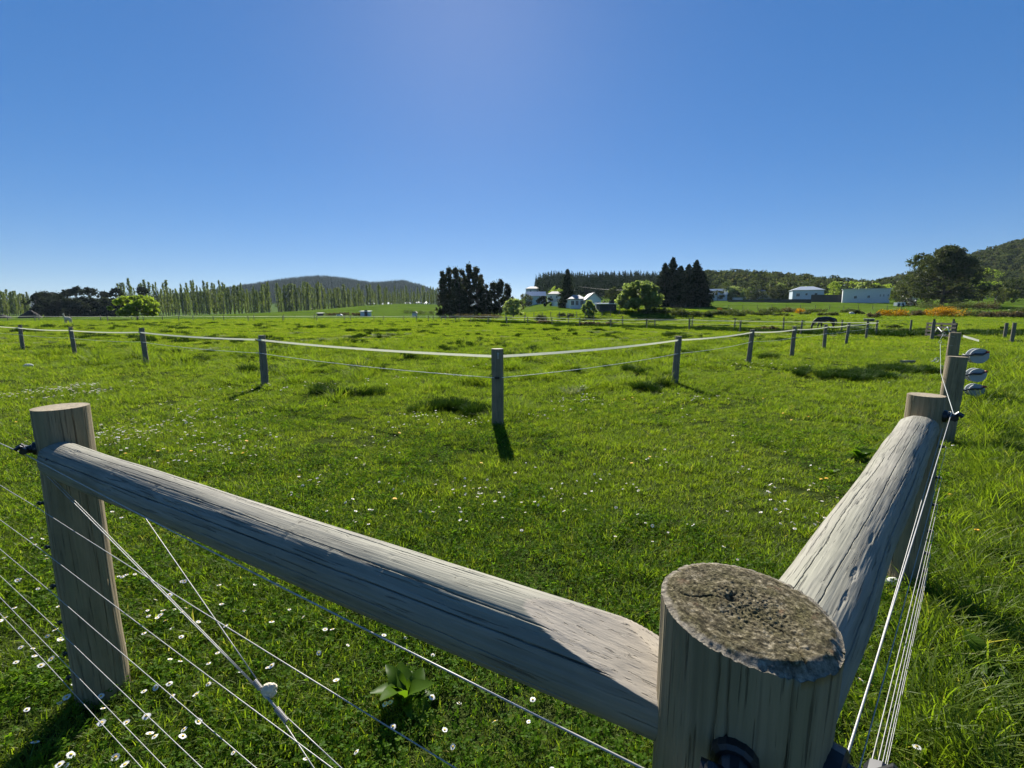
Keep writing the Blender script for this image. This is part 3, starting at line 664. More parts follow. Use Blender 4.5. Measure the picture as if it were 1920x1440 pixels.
# outer boundary fence behind the far lane
bf = empty('boundary_fence', (0, 0, 0), 0, 'plain wire fence on grey posts beyond the far tape fence', 'fence')
BL = [np.array([31.5, 36.5])]+[np.array([31.5, 36.5])+(np.array([0., 74.])-np.array([31.5, 36.5]))*t for t in np.linspace(0, 1.5, 17)[1:]]
e = BL[-1]; BL += [e+(np.array([-98., 90.])-e)*t for t in np.linspace(0, 1, 15)[1:]]
bw_ = []
for i, p in enumerate(BL):
    z = float(terrain(*p)); 
    log_obj('post', M['farpost'], bf, stand(p, (rad(rngp.uniform(-3, 3)), rad(rngp.uniform(-3, 3))), z=z-.3), r0=.07, r1=.065, L=1.42+rngp.uniform(-.1, .15), nang=10, nlen=4, seed=200+i)
    bw_.append(np.array([p[0], p[1], z]))
for hz in (.35, .7, 1.02):
    b = MB(); b.tube([q+up3*hz for q in bw_], .006, 4); b.build('wire', M['darkwire'], bf)
# fence along the upper field, right
uf = empty('field_fence', (0, 0, 0), 0, 'thin post and wire fence along the foot of the upper field', 'fence')
ul = [hit(px, 579+.006*(px-1290)) for px in range(1285, 1700, 27)]
for i, P in enumerate(ul): log_obj('post', M['farpost'], uf, stand(P[:2], (0, rad(rngp.uniform(-4, 4)))), r0=.07, r1=.06, L=1.15, nang=8, nlen=3, seed=300+i)
for hz in (.5, .95):
    b = MB(); b.tube([P+up3*hz for P in ul], .012, 4); b.build('wire', M['darkwire'], uf)
mf = empty('mound_fence', (0, 0, 0), 0, 'short wire fence below the grassy mound in front of the white cottage', 'fence')
ul = [hit(px, 597 if px < 1100 else 597-(px-1100)*.10) for px in range(985, 1165, 16)]
for i, P in enumerate(ul): log_obj('post', M['farpost'], mf, stand(P[:2], (0, rad(rngp.uniform(-4, 4)))), r0=.07, r1=.06, L=1.1, nang=8, nlen=3, seed=330+i)
b = MB(); b.tube([P+up3*.9 for P in ul], .012, 4); b.build('wire', M['darkwire'], mf)

# ------------------------------------------------------------------ trees
def leaves(C, size, rng, flat=0.0, up=None, asp=.42):
    """one small rhombic leaf clump per centre; size (N,)"""
    n = len(C); a = rng.normal(size=(n, 3)); 
    if up is not None: a = a*(1-flat)+np.asarray(up)*flat
    a /= np.linalg.norm(a, axis=1)[:, None]
    b = rng.normal(size=(n, 3)); b -= (b*a).sum(1)[:, None]*a; b /= np.linalg.norm(b, axis=1)[:, None]; c = np.cross(a, b)
    s = np.asarray(size)[:, None]
    V = np.stack([C+b*s*.65, C+c*s*asp, C-b*s*.65, C-c*s*asp], 1).reshape(-1, 3)
    F_ = np.arange(4*n).reshape(n, 4); return V, F_
def blob_points(blobs, per, rng, shell=.5, soft=False):
    out = []
    for (c, r) in blobs:
        d = rng.normal(size=(per, 3)); d /= np.linalg.norm(d, axis=1)[:, None]
        k = shell+(1.02-shell)*rng.random((per, 1))**.6+np.abs(rng.normal(size=(per, 1)))*.22*(rng.random((per, 1)) < .35)
        if soft: k = np.abs(rng.normal(size=(per, 1)))*.66
        out.append(np.asarray(c)+d*k*np.asarray(r))
    return np.concatenate(out)
def limb(b, a, c, r0, r1, rng, n=6, bend=.08):
    a, c = np.asarray(a, float), np.asarray(c, float); t = np.linspace(0, 1, n)[:, None]
    P = a+(c-a)*t + rng.normal(size=3)*bend*np.linalg.norm(c-a)*np.sin(np.pi*t)
    b.tube(P, np.linspace(r0, r1, n), 6)
def blob_tree(rng, h, w, kind='round', nb=40, per=70, leaf=.35, trunk_r=.25, trunk_frac=.25, flat_bottom=.5, gaps=0.0, thick=1.0):
    """trunk and crown meshes; crown of many leaf clumps inside an uneven envelope"""
    blobs = []; tb = MB(); zb = h*trunk_frac
    for i in range(nb):
        if kind == 'round':
            u = rng.random(); z = zb+(h-zb)*(.10+.86*u)
            env = w/2*math.sqrt(max(.05, 1-((u-.42)/.62)**2))
        elif kind == 'tall':
            u = rng.random(); z = zb+(h-zb)*(.03+.92*u); env = w/2*(1.15-.85*max(0, u-.35)/.65)*(.7+.5*rng.random())
        elif kind == 'umbrella':
            u = rng.random(); z = h*(.74+.22*u); env = w/2*(1.0-.75*u)
        elif kind == 'spread':
            u = rng.random()**.8; z = zb+(h-zb)*(.04+.90*u); env = w/2*(1-u**2.0)**.65
        a = rng.random()*2*math.pi; rr = env*(rng.random()**.45)
        rb = (.12+.10*rng.random())*min(w, h)*thick*(.8 if kind == 'umbrella' else 1)
        blobs.append(((rr*math.cos(a), rr*math.sin(a), z), (rb, rb, rb*(.62 if kind in ('umbrella', 'spread') else .85)*(1.5 if kind == 'tall' else 1))))
    C = blob_points(blobs, per, rng, soft=(kind in ('tall', 'umbrella'))); C = C[C[:, 2] > h*(.02 if trunk_frac < .1 else trunk_frac*.75)]
    V, F_ = leaves(C, leaf*(.6+.8*rng.random(len(C)))*(1.25 if kind == 'tall' else 1), rng, asp=.2 if kind == 'tall' else .36)
    top = h*(.93 if kind == 'tall' else .8)
    limb(tb, (0, 0, -.4), (rng.normal()*.02*h, rng.normal()*.02*h, top), trunk_r, trunk_r*.25, rng, 8, .02)
    for (c, r) in blobs[::3]: limb(tb, (0, 0, min(c[2]*.75, top*.9)), c, trunk_r*.38, trunk_r*.08, rng, 5, .06)
    return (np.concatenate(tb.V), tb.F), (V, F_)
def conifer(rng, h, w, leaf=.4, n=4200, droop=.25, trunk_r=.25, base=.03, spiky=True):
    tb = MB(); limb(tb, (0, 0, -.4), (0, 0, h), trunk_r, .03, rng, 8, .004)
    C = []; nb = int(h*17)
    for i in range(nb):
        u = base+(1-base)*(i+rng.random())/nb; z = h*u
        env = w/2*(min(1, (1-u)*1.7+.03))*(.72+.45*rng.random())
        a = rng.random()*2*math.pi; m = max(5, int(n/nb*(1.5-u)))
        t = rng.random(m)**.6; up_ = .25*env if u > .6 else -droop*env
        P = np.stack([t*env*math.cos(a), t*env*math.sin(a), z+up_*t**2], 1)+rng.normal(size=(m, 3))*np.array([.5, .5, .32])*leaf*1.2*(1.2-u*.7)
        C.append(P)
        if i % 9 == 0: tb.tube([(0, 0, z), P[np.argmax(t)]], [.05, .015], 4)
    C = np.concatenate(C); V, F_ = leaves(C, 1.35*leaf*(.5+.8*rng.random(len(C))), rng, asp=.2)
    return (np.concatenate(tb.V), tb.F), (V, F_)
def plant_tree(name, P, trunk, crown, leafmat, barkmat, label, cat='tree', group=None, rz=0, tname='trunk'):
    o = empty(name, P, rz, label, cat, group)
    if trunk is not None: obj(tname, trunk[0], trunk[1], M[barkmat], o, smooth=True)
    obj('crown', crown[0], crown[1], M[leafmat], o); return o
def px2m(P): return P[1]/FPX*1.012
R_ = lambda s: np.random.default_rng(s)

# poplar shelter belt
pop = []
for k in range(6):
    rng = R_(100+k); h = 20.0; wd = 2.6+.5*rng.random(); tb = MB()
    limb(tb, (0, 0, -1), (0, 0, h*.97), .30, .04, rng, 7, .004); C = []
    nb = 46
    for i in range(nb):
        u = .05+.93*(i+rng.random())/nb; env = wd/2*min(1, .5+u*2.5)*min(1, (1.02-u)*2.6)*(.6+.6*rng.random()); a = rng.random()*6.283; m = int(rng.integers(14, 30))
        t = rng.random(m); P = np.stack([t**.6*env*math.cos(a), t**.6*env*math.sin(a), h*u+t*2.4], 1)+rng.normal(size=(m, 3))*np.array([.16, .16, .4]); C.append(P)
        if i % 2 == 0: tb.tube([(0, 0, h*u), (env*math.cos(a)*.9, env*math.sin(a)*.9, h*u+2.0)], [.06, .02], 4)
    C = np.concatenate(C); C = C[C[:, 2] < h*1.02]
    V, F_ = leaves(C, .50*(.5+.9*rng.random(len(C))), rng)
    pop.append((new_mesh('trunk', np.concatenate(tb.V), tb.F, True), new_mesh('crown', V, F_)))
for t, c in pop: t.materials.append(M['palebark']); c.materials.append(M['poplar'])
POPN = 0
def poplar(px, Y, top, group, label, sc=1.0):
    global POPN
    P = at(px, Y); h = htop(P, px, top); k = POPN % 6; POPN += 1
    o = empty('poplar_tree', P, RNG.random()*6.28, label, 'poplar', group); s = h/20.0; q = RNG.uniform(.7, 1.3); o.scale = (s*sc*q, s*sc*q, s); o.rotation_euler[0] = RNG.normal()*.015; o.rotation_euler[1] = RNG.normal()*.015
    link('trunk', pop[k][0], None, o); link('crown', pop[k][1], None, o)
rp = random.Random(11)
for i in range(44):
    px = 226+i*6.5+rp.uniform(-2, 2); top = 534+rp.uniform(-9, 11)+(3 if px > 420 else 0)-(4 if 225 < px < 300 else 0)
    if px > 510: continue
    poplar(px, 285+rp.uniform(-10, 10), top, 'poplars of the nearer belt', 'slender pale green poplar in the taller belt behind the round willow', 1.0)
for i in range(30):
    px = 300+i*7+rp.uniform(-2, 2)
    if px < 508: poplar(px, 320+rp.uniform(-8, 12), 545+rp.uniform(-5, 6), 'poplars of the nearer belt', 'slender pale green poplar in the taller belt behind the round willow', 1.1)
for i in range(58):
    px = 523+i*5.2+rp.uniform(-1.5, 1.5); top = 533+(px-520)*.030+rp.uniform(-6, 9)
    if px > 826: continue
    poplar(px, 345+rp.uniform(-6, 10), top, 'poplars of the longer belt', 'slender poplar in the even belt below the wooded hill', 1.15)
for i in range(34):
    px = 526+i*8.6+rp.uniform(-2, 2)
    if px < 822: poplar(px, 372+rp.uniform(-6, 10), 541+(px-520)*.028+rp.uniform(-4, 5), 'poplars of the longer belt', 'slender poplar in the even belt below the wooded hill', 1.2)
for i in range(17):
    px = -12+i*4.2; poplar(px, 260+rp.uniform(-10, 10), 545+px*.12+rp.uniform(-4, 4), 'poplars left of the dark pines', 'pale green poplar in the group beside the soil heaps', 1.35)

# dark pines left
for i, (px, top, wpx, kind) in enumerate([(88, 547, 46, 'umbrella'), (108, 549, 34, 'umbrella'), (131, 540, 22, 'umbrella'), (147, 537, 34, 'umbrella'), (173, 538, 30, 'umbrella'), (199, 546, 26, 'umbrella'), (222, 540, 26, 'umbrella'), (272, 536, 24, 'umbrella')]):
    P = at(px, 205+6*(i % 3)); h = htop(P, px, top); rng = R_(200+i)
    t, c = blob_tree(rng, h, wpx*px2m(P), kind, 22, 90, .55, .35, .6, thick=.95)
    plant_tree('umbrella_pine', P, t, c, 'umbrella', 'bark', 'flat-topped dark pine standing over the dense dark trees', 'pine tree', 'flat-topped pines by the heaps')
for i, (px, top, wpx) in enumerate([(70, 553, 30), (92, 560, 34), (116, 558, 34), (140, 561, 34), (164, 559, 34), (188, 562, 30), (210, 560, 30), (234, 562, 24), (110, 566, 30), (152, 567, 30), (200, 567, 30)]):
    P = at(px, 192+5*(i % 3)); h = htop(P, px, top); rng = R_(230+i)
    t, c = blob_tree(rng, h, wpx*px2m(P), 'round', 30, 70, .7, .3, .0)
    plant_tree('dark_tree', P, t, c, 'umbrella', 'bark', 'dense dark bushy tree under the flat-topped pines', 'tree', 'dense dark trees under the pines')
# round willow, left
P = hit(258, 600); rng = R_(260); t, c = blob_tree(rng, htop(P, 258, 556), 76*px2m(P), 'round', 90, 90, .38, .22, .16, thick=.62)
plant_tree('willow_tree', P, t, c, 'willow', 'bark', 'round bright green willow in front of the poplar belt', 'willow')
# tall gum clump
for i, (px, top, wpx, Y) in enumerate([(831, 505, 22, 128), (843, 499, 24, 132), (855, 499, 22, 127), (868, 503, 22, 133), (880, 493, 24, 130), (894, 499, 26, 126), (902, 512, 20, 131), (862, 520, 30, 124)]):
    P = at(px, Y); h = htop(P, px, top); rng = R_(300+i)
    t, c = blob_tree(rng, h, wpx*px2m(P)*1.02, 'tall', 120, 75, .36, .26, .04, thick=.62)
    plant_tree('gum_tree', P, t, c, 'gum', 'bark', 'tall dark gum tree with ragged top in the clump behind the far fence', 'gum tree', 'tall gum clump')
for i, (px, top, wpx, Y) in enumerate([(912, 532, 22, 126), (926, 527, 26, 129), (938, 522, 26, 127), (951, 530, 22, 130)]):
    P = at(px, Y); h = htop(P, px, top); rng = R_(320+i)
    t, c = blob_tree(rng, h, wpx*px2m(P), 'tall', 80, 70, .34, .22, .03, thick=.74)
    plant_tree('gum_tree', P, t, c, 'gum', 'bark', 'lower dark gum tree beside the tall clump', 'gum tree', 'lower gums beside the clump')
# rounded pale trees
for i, (px, base, top, wpx, mat, lab, nb) in enumerate([(963, 594, 561, 36, 'paleleaf', 'small rounded pale green tree beside the gum clump', 60), (1105, 596, 564, 26, 'paleleaf', 'small pale tree standing in front of the white cottage', 44), (1197, 584, 528, 80, 'paleleaf', 'large rounded pale green tree beside the black conifers', 130)]):
    P = hit(px, base); h = htop(P, px, top); rng = R_(340+i)
    t, c = blob_tree(rng, h, wpx*px2m(P)*.96, 'round', nb, 90, .24 if i < 2 else .36, .16, .05, thick=.62 if i < 2 else .5)
    plant_tree('round_tree', P, t, c, mat, 'bark', lab, 'tree')
# lone conifer by the cottage
P = at(1063, 150); rng = R_(350); t, c = conifer(rng, htop(P, 1063, 506), 30*px2m(P), .5, 7000, .1, .3, .0)
plant_tree('conifer_tree', P, t, c, 'conifer', 'bark', 'lone dark conifer standing left of the white cottage', 'conifer')
# black conifer clump
for i, (px, top, wpx, Y) in enumerate([(1243, 495, 46, 150), (1257, 484, 50, 153), (1272, 500, 46, 149), (1287, 497, 48, 151), (1301, 489, 48, 152), (1313, 510, 38, 149)]):
    P = at(px, Y); h = htop(P, px, top); rng = R_(360+i)
    t, c = conifer(rng, h, wpx*px2m(P), .5, 7500, .15, .3, .0)
    plant_tree('conifer_tree', P, t, c, 'conifer', 'bark', 'black-green conifer with spiky top in the clump behind the power pole', 'conifer', 'black conifer clump')
# the big spreading tree, right
P = hit(1765, 574); rng = R_(380)
h = htop(P, 1765, 458); t, c = blob_tree(rng, h, 135*px2m(P), 'spread', 260, 85, .44, .55, .0, thick=.46)
plant_tree('spreading_tree', P, t, c, 'bush', 'bark', 'very large dark spreading tree standing over the yellow gorse', 'tree')
P = hit(1716, 569); rng = R_(381); h = htop(P, 1716, 472); t, c = blob_tree(rng, h, 52*px2m(P), 'umbrella', 34, 90, .42, .3, .4, thick=.7)
plant_tree('umbrella_pine', P, t, c, 'olive', 'bark', 'open-crowned tree leaning out from the large spreading tree', 'tree')
P = hit(1866, 569); rng = R_(382); h = htop(P, 1866, 533); t, c = blob_tree(rng, h, 44*px2m(P), 'spread', 34, 80, .34, .2, .3, thick=.7)
plant_tree('orchard_tree', P, t, c, 'bush', 'bark', 'low dark tree with a bare trunk right of the spreading tree', 'tree')
# garden trees round the houses
for i, (px, base, top, wpx, mat, kind, lab) in enumerate([
    (1560, 560, 529, 26, 'willow', 'round', 'bright yellow-green garden tree left of the long white shed'),
    (1534, 558, 525, 22, 'bush', 'round', 'dark reddish bush behind the long house'), (1565, 556, 519, 13, 'bush', 'tall', 'small cabbage tree rising over the garden tree'),
    (1470, 558, 534, 44, 'olive', 'round', 'spreading olive green tree beside the long house'), (1448, 560, 540, 22, 'bush', 'round', 'dark bush between the grey houses'),
    (1408, 560, 541, 20, 'olive', 'round', 'green bush beside the red-roofed shed'), (1382, 556, 538, 18, 'bush', 'round', 'dark tree behind the red-roofed shed'),
    (1366, 558, 538, 30, 'paleleaf', 'round', 'pale blossoming tree behind the gabled house'), (1400, 553, 532, 24, 'bush', 'round', 'grey-green tree on the wooded slope above the red-roofed shed'),
    (1436, 552, 532, 22, 'willow', 'round', 'lime green tree on the slope above the grey house'), (1147, 572, 541, 32, 'bush', 'round', 'dark rounded bush right of the white cottage'),
    (1022, 571, 556, 34, 'conifer', 'round', 'dark clipped hedge tree below the blue-roofed house'), (985, 572, 552, 26, 'bush', 'round', 'dark bush left of the blue-roofed house'), (972, 578, 566, 26, 'bush', 'round', 'low dark bush at the edge of the grassy mound'),
    (1042, 556, 537, 26, 'willow', 'round', 'yellow-green tree behind the blue-roofed house'), (1650, 556, 527, 34, 'bush', 'round', 'dark tree behind the long white shed'), (1688, 566, 527, 32, 'olive', 'round', 'green bush between the shed and the spreading tree'), (1620, 552, 528, 40, 'olive', 'round', 'grey-green trees over the long white shed roof'),
    (1842, 560, 504, 40, 'willow', 'round', 'light green tree on the hillside right of the spreading tree'), (1900, 562, 524, 44, 'bush', 'round', 'broad dark tree at the foot of the right hill'), (1880, 566, 540, 36, 'olive', 'round', 'olive bush at the foot of the right hill'),
    (1850, 558, 520, 34, 'olive', 'round', 'olive green tree below the light green hillside tree')]):
    P = hit(px, base+4); h = htop(P, px, top); rng = R_(400+i)
    t, c = blob_tree(rng, h, wpx*px2m(P), kind, 34, 60, max(.3, .022*wpx*px2m(P)+.2), .15, .05, thick=.75)
    plant_tree('garden_tree', P, t, c, mat, 'bark', lab, 'tree')
vr = random.Random(77)
for i in range(46):
    px = vr.uniform(1340, 1705); base = vr.uniform(554, 561); hp, wp = vr.uniform(15, 31), vr.uniform(18, 38); mat = vr.choice(['olive', 'bush', 'willow', 'paleleaf', 'olive', 'bush'])
    P = hit(px, base+2); rng = R_(450+i); t, c = blob_tree(rng, htop(P, px, base-hp), wp*px2m(P), 'round', 26, 55, .5, .15, .05, thick=.8)
    plant_tree('garden_tree', P, t, c, mat, 'bark', {'olive': 'olive green rounded tree among the village houses', 'bush': 'dark rounded tree among the village houses', 'willow': 'lime green rounded tree among the village houses', 'paleleaf': 'pale silvery tree among the village houses'}[mat], 'tree', mat+' trees among the village houses')
# scrub, gorse and brown bushes
def shrub(px, base, hpx, wpx, mat, lab, group=None, name='scrub_bush', seed=0, cat='bush'):
    P = hit(px, base); s = px2m(P); rng = R_(seed); h, wd = hpx*s, wpx*s; blobs = []
    for i in range(max(8, int(wpx/1.6))):
        x = rng.uniform(-.5, .5); blobs.append(((x*wd, rng.uniform(-.3, .3)*min(wd, 3), h*rng.uniform(.12, .62)*(1-1.2*x*x)), (h*.42, h*.42, h*.36)))
    C = blob_points(blobs, 60, rng, .3); C = C[C[:, 2] > -.1]; V, F_ = leaves(C, .17*(.5+rng.random(len(C))), rng)
    o = empty(name, P, 0, lab, cat, group); obj('crown', V, F_, M[mat], o)
    b = MB()
    for k in range(4): limb(b, (rng.uniform(-.2, .2)*wd, 0, -.2), (rng.uniform(-.3, .3)*wd, 0, h*.55), .03, .012, rng, 4)
    obj('stem', np.concatenate(b.V), b.F, M['bark'], o); return o
sr = random.Random(4)
for i in range(26):
    px = 1215+i*15.5+sr.uniform(-5, 5)
    if 1515 < px < 1580: mt = 'scrub'
    else: mt = sr.choice(['scrub', 'scrub', 'olive', 'brown'])
    lab = {'scrub': 'grey-green scrub bush on the bank below the upper field', 'olive': 'dark olive scrub bush on the bank below the upper field', 'brown': 'brownish scrub bush on the bank below the upper field'}[mt]
    shrub(px, 593-sr.uniform(0, 8), sr.uniform(6, 12), sr.uniform(18, 34), mt, lab, lab.split(' bush')[0]+' on the bank', seed=500+i)
for i, (px, base, hp, wp, mt, lab) in enumerate([
    (1277, 577, 7, 44, 'brown', 'long brown scrub patch at the foot of the black conifers'), (1500, 589, 11, 14, 'gorse', 'small orange gorse bush right of the olive scrub'), (1349, 584, 7, 8, 'gorse', 'tiny orange gorse bush under the upper field fence'),
    (1678, 593, 17, 46, 'gorse', 'rusty orange gorse bush below the rubbish heap'), (1772, 594, 20, 62, 'gorse', 'broad yellow gorse bush beneath the spreading tree'), (1722, 592, 13, 34, 'brown', 'brown dry bush between the two gorse bushes'),
    (1830, 594, 15, 48, 'scrub', 'grey-green bush right of the yellow gorse'), (1868, 596, 14, 56, 'brown', 'brownish bush along the right bank'), (1905, 596, 13, 40, 'brown', 'dark brown bush at the end of the right bank'),
    (1805, 580, 15, 74, 'scrub', 'rounded green bush behind the yellow gorse'), (1848, 580, 17, 40, 'brown', 'tall brown bush behind the yellow gorse'), (1740, 578, 14, 40, 'scrub', 'pale tall grass clump below the spreading tree'),
    (1605, 590, 9, 8, 'conifer', 'small black bush behind the grazing horse'), (1640, 596, 11, 20, 'brown', 'brown bush beside the trough'),
    (1902, 592, 16, 36, 'olive', 'smooth green bush on the far right bank'),
    (875, 597, 9, 60, 'brown', 'long reddish brown bramble patch below the gum clump'), (915, 598, 10, 50, 'brown', 'brown bramble patch below the lower gums'), (845, 597, 7, 30, 'brown', 'small brown bramble patch by the far fence'),
    (1015, 601, 12, 20, 'scrub', 'grey-green bush at the foot of the grassy mound'), (1053, 594, 9, 12, 'scrub', 'left of two small bushes on the grassy mound'), (1070, 594, 9, 12, 'scrub', 'right of two small bushes on the grassy mound'),
    (1020, 609, 9, 26, 'brown', 'purple-brown weed patch along the far lane'), (1105, 612, 8, 40, 'brown', 'wide purple-brown weed patch along the far lane below the cottage'), (1140, 612, 8, 20, 'brown', 'dark weed patch at the end of the lane weeds'),
    (1320, 617, 8, 30, 'scrub', 'rank grass clump along the far lane'), (1440, 619, 9, 40, 'brown', 'dry rank clump along the far lane near the horse'), (1675, 618, 9, 18, 'olive', 'dark rush clump in the lane beside the timber gate'), (1690, 624, 8, 40, 'scrub', 'rank grass bank in front of the timber gate'),
    (650, 592, 7, 80, 'brown', 'long red-brown hedge beside the blue shed'), (765, 588, 9, 16, 'olive', 'small dark bush left of the grey tank'), (800, 590, 10, 40, 'olive', 'dark brush heap right of the grey tank')]):
    shrub(px, base, hp, wp, mt, lab, seed=560+i, name='gorse_bush' if mt == 'gorse' else 'scrub_bush')

# ------------------------------------------------------------------ scattered plants (uncountable: one object each)
SRC = {}
def scatter(name, pts, rot, scl, idx, sources, label, cat):
    col = bpy.data.collections.new(name+'_sources')
    for i, me in enumerate(sources):
        o = bpy.data.objects.new('%s_piece_%02d' % (name, i), me); col.objects.link(o)
    me = bpy.data.meshes.new(name); me.vertices.add(len(pts)); me.vertices.foreach_set('co', np.asarray(pts, np.float32).ravel())
    a = me.attributes.new('rot', 'FLOAT_VECTOR', 'POINT'); a.data.foreach_set('vector', np.asarray(rot, np.float32).ravel())
    a = me.attributes.new('scl', 'FLOAT', 'POINT'); a.data.foreach_set('value', np.asarray(scl, np.float32))
    a = me.attributes.new('idx', 'INT', 'POINT'); a.data.foreach_set('value', np.asarray(idx, np.int32))
    for m_ in sources[0].materials: me.materials.append(m_)
    o = bpy.data.objects.new(name, me); COL.objects.link(o); tag(o, label, cat, kind='stuff')
    g = bpy.data.node_groups.new(name, 'GeometryNodeTree')
    g.interface.new_socket('Geometry', in_out='INPUT', socket_type='NodeSocketGeometry'); g.interface.new_socket('Geometry', in_out='OUTPUT', socket_type='NodeSocketGeometry')
    gi = g.nodes.new('NodeGroupInput'); go = g.nodes.new('NodeGroupOutput'); ci = g.nodes.new('GeometryNodeCollectionInfo')
    ci.inputs['Collection'].default_value = col; ci.inputs['Separate Children'].default_value = True; ci.inputs['Reset Children'].default_value = True
    ip = g.nodes.new('GeometryNodeInstanceOnPoints'); ip.inputs['Pick Instance'].default_value = True
    def na(nm, ty):
        n = g.nodes.new('GeometryNodeInputNamedAttribute'); n.data_type = ty; n.inputs['Name'].default_value = nm; return n.outputs['Attribute']
    er = g.nodes.new('FunctionNodeEulerToRotation'); g.links.new(na('rot', 'FLOAT_VECTOR'), er.inputs[0])
    g.links.new(gi.outputs[0], ip.inputs['Points']); g.links.new(ci.outputs[0], ip.inputs['Instance']); g.links.new(na('idx', 'INT'), ip.inputs['Instance Index'])
    g.links.new(er.outputs[0], ip.inputs['Rotation']); g.links.new(na('scl', 'FLOAT'), ip.inputs['Scale']); g.links.new(ip.outputs[0], go.inputs[0])
    md = o.modifiers.new('scatter', 'NODES'); md.node_group = g
    return o
def tuft(seed, nb, radius, h0, h1, wd, lean=.5, mat='grass', seg=3, droop=.6):
    rng = R_(seed); V = []; Fc = []; n = 0
    for i in range(nb):
        a = rng.random()*6.283; r = radius*math.sqrt(rng.random()); b = np.array([r*math.cos(a), r*math.sin(a), -.01])
        h = rng.uniform(h0, h1); az = rng.random()*6.283 if rng.random() < .6 else a; ln = lean*rng.uniform(.2, 1.2); d = np.array([math.cos(az), math.sin(az), 0])
        s = np.cross(d, [0, 0, 1.])*math.cos(rng.uniform(-1.2, 1.2)) + d*rng.uniform(-.5, .5); s /= np.linalg.norm(s); wv = wd*rng.uniform(.7, 1.3)
        for k in range(seg):
            t = k/seg; p = b+d*h*(ln*t+droop*t*t*ln)+np.array([0, 0, h*(t-.28*droop*t*t*ln)])
            q = wv*.5*(1-.55*t); V += [p-s*q, p+s*q]
        p = b+d*h*(ln+droop*ln)+np.array([0, 0, h*(1-.28*droop*ln-.08)]); V.append(p)
        for k in range(seg-1): Fc.append([n+2*k, n+2*k+1, n+2*k+3, n+2*k+2])
        Fc.append([n+2*seg-2, n+2*seg-1, n+2*seg]); n += 2*seg+1
    me = new_mesh('tuft', np.array(V), Fc); me.materials.append(M[mat]); return me
def clover_patch(seed, nl, radius, rleaf):
    rng = R_(seed); V = []; Fc = []; n = 0
    for i in range(nl):
        a = rng.random()*6.283; r = radius*math.sqrt(rng.random()); c = np.array([r*math.cos(a), r*math.sin(a), rng.uniform(.018, .055)])
        tl = rng.normal(size=2)*.45; rl = rleaf*rng.uniform(.6, 1.2); a0 = rng.random()*6.283
        for k in range(3):
            an = a0+k*2.094; ax = np.array([math.cos(an), math.sin(an)]); ay = np.array([-ax[1], ax[0]])
            pts = [(0, 0), (.45, -.42), (.95, -.40), (1.12, 0), (.95, .40), (.45, .42)]
            for (u, v) in pts:
                q = (ax*u+ay*v)*rl; V.append(np.array([c[0]+q[0], c[1]+q[1], c[2]+q@tl+.25*rl*u*u*.6]))
            Fc.append([n, n+1, n+2, n+3]); Fc.append([n, n+3, n+4, n+5]); n += 6
    me = new_mesh('patch', np.array(V), Fc); me.materials.append(M['clover']); return me
lawn = [tuft(600+i, 36, .075, .022, .060, .0042, .8) for i in range(5)]
mid_ = [tuft(610+i, 30, .07, .035, .082, .0046, .75, seg=4) for i in range(4)]
longg = [tuft(620+i, 32, .10, .09, .20, .0054, .65, seg=4, droop=.9) for i in range(4)]
farg = [tuft(630+i, 60, .38, .05, .15, .017, .6, seg=2) for i in range(4)]
tus = [tuft(640+i, 300, .17, .13, .30, .008, .45, 'tuss', 3, .8) for i in range(4)] + [tuft(650+i, 170, .30, .14, .30, .022, .4, 'tuss', 2) for i in range(3)] + [tuft(655+i, 200, .20, .08, .20, .012, .6, 'glint_tuss', 3, .8) for i in range(2)]
clo = [clover_patch(660+i, 26, .085, .0085) for i in range(4)]
def polar_pts(n, r0, r1, rng, amax=66, pw=1.0):
    u = rng.random(n); r = r0*(r1/r0)**u if pw == 0 else np.sqrt(r0**2+(r1**2-r0**2)*u)
    a = (rng.random(n)*2-1)*rad(amax); return r*np.sin(a), r*np.cos(a)
def with_z(x, y): return np.stack([x, y, terrain(x, y)], 1)
def rots(n, rng, tilt=.18): return np.stack([rng.normal(size=n)*tilt, rng.normal(size=n)*tilt, rng.random(n)*6.283], 1)
rng = R_(700)
X, Y_, SC, IX = [], [], [], []
def emit(x, y, sc, ix): X.append(x); Y_.append(y); SC.append(sc); IX.append(ix)
def worn(x, y):
    """thin tread lines where stock and people walk"""
    a = np.array([-.9, 4.9]); bb = np.array([4.6, 6.9]); d = bb-a; L = np.linalg.norm(d); d = d/L
    t = (x-a[0])*d[0]+(y-a[1])*d[1]; s = -(x-a[0])*d[1]+(y-a[1])*d[0] + .25*fbm(x*.9, y*.9, 0, 31)-.35*np.sin(t*.6)
    return np.exp(-(s/.13)**2)*((t > 0) & (t < L))*(vn(x*3, y*3, 0, 33) > -.35)
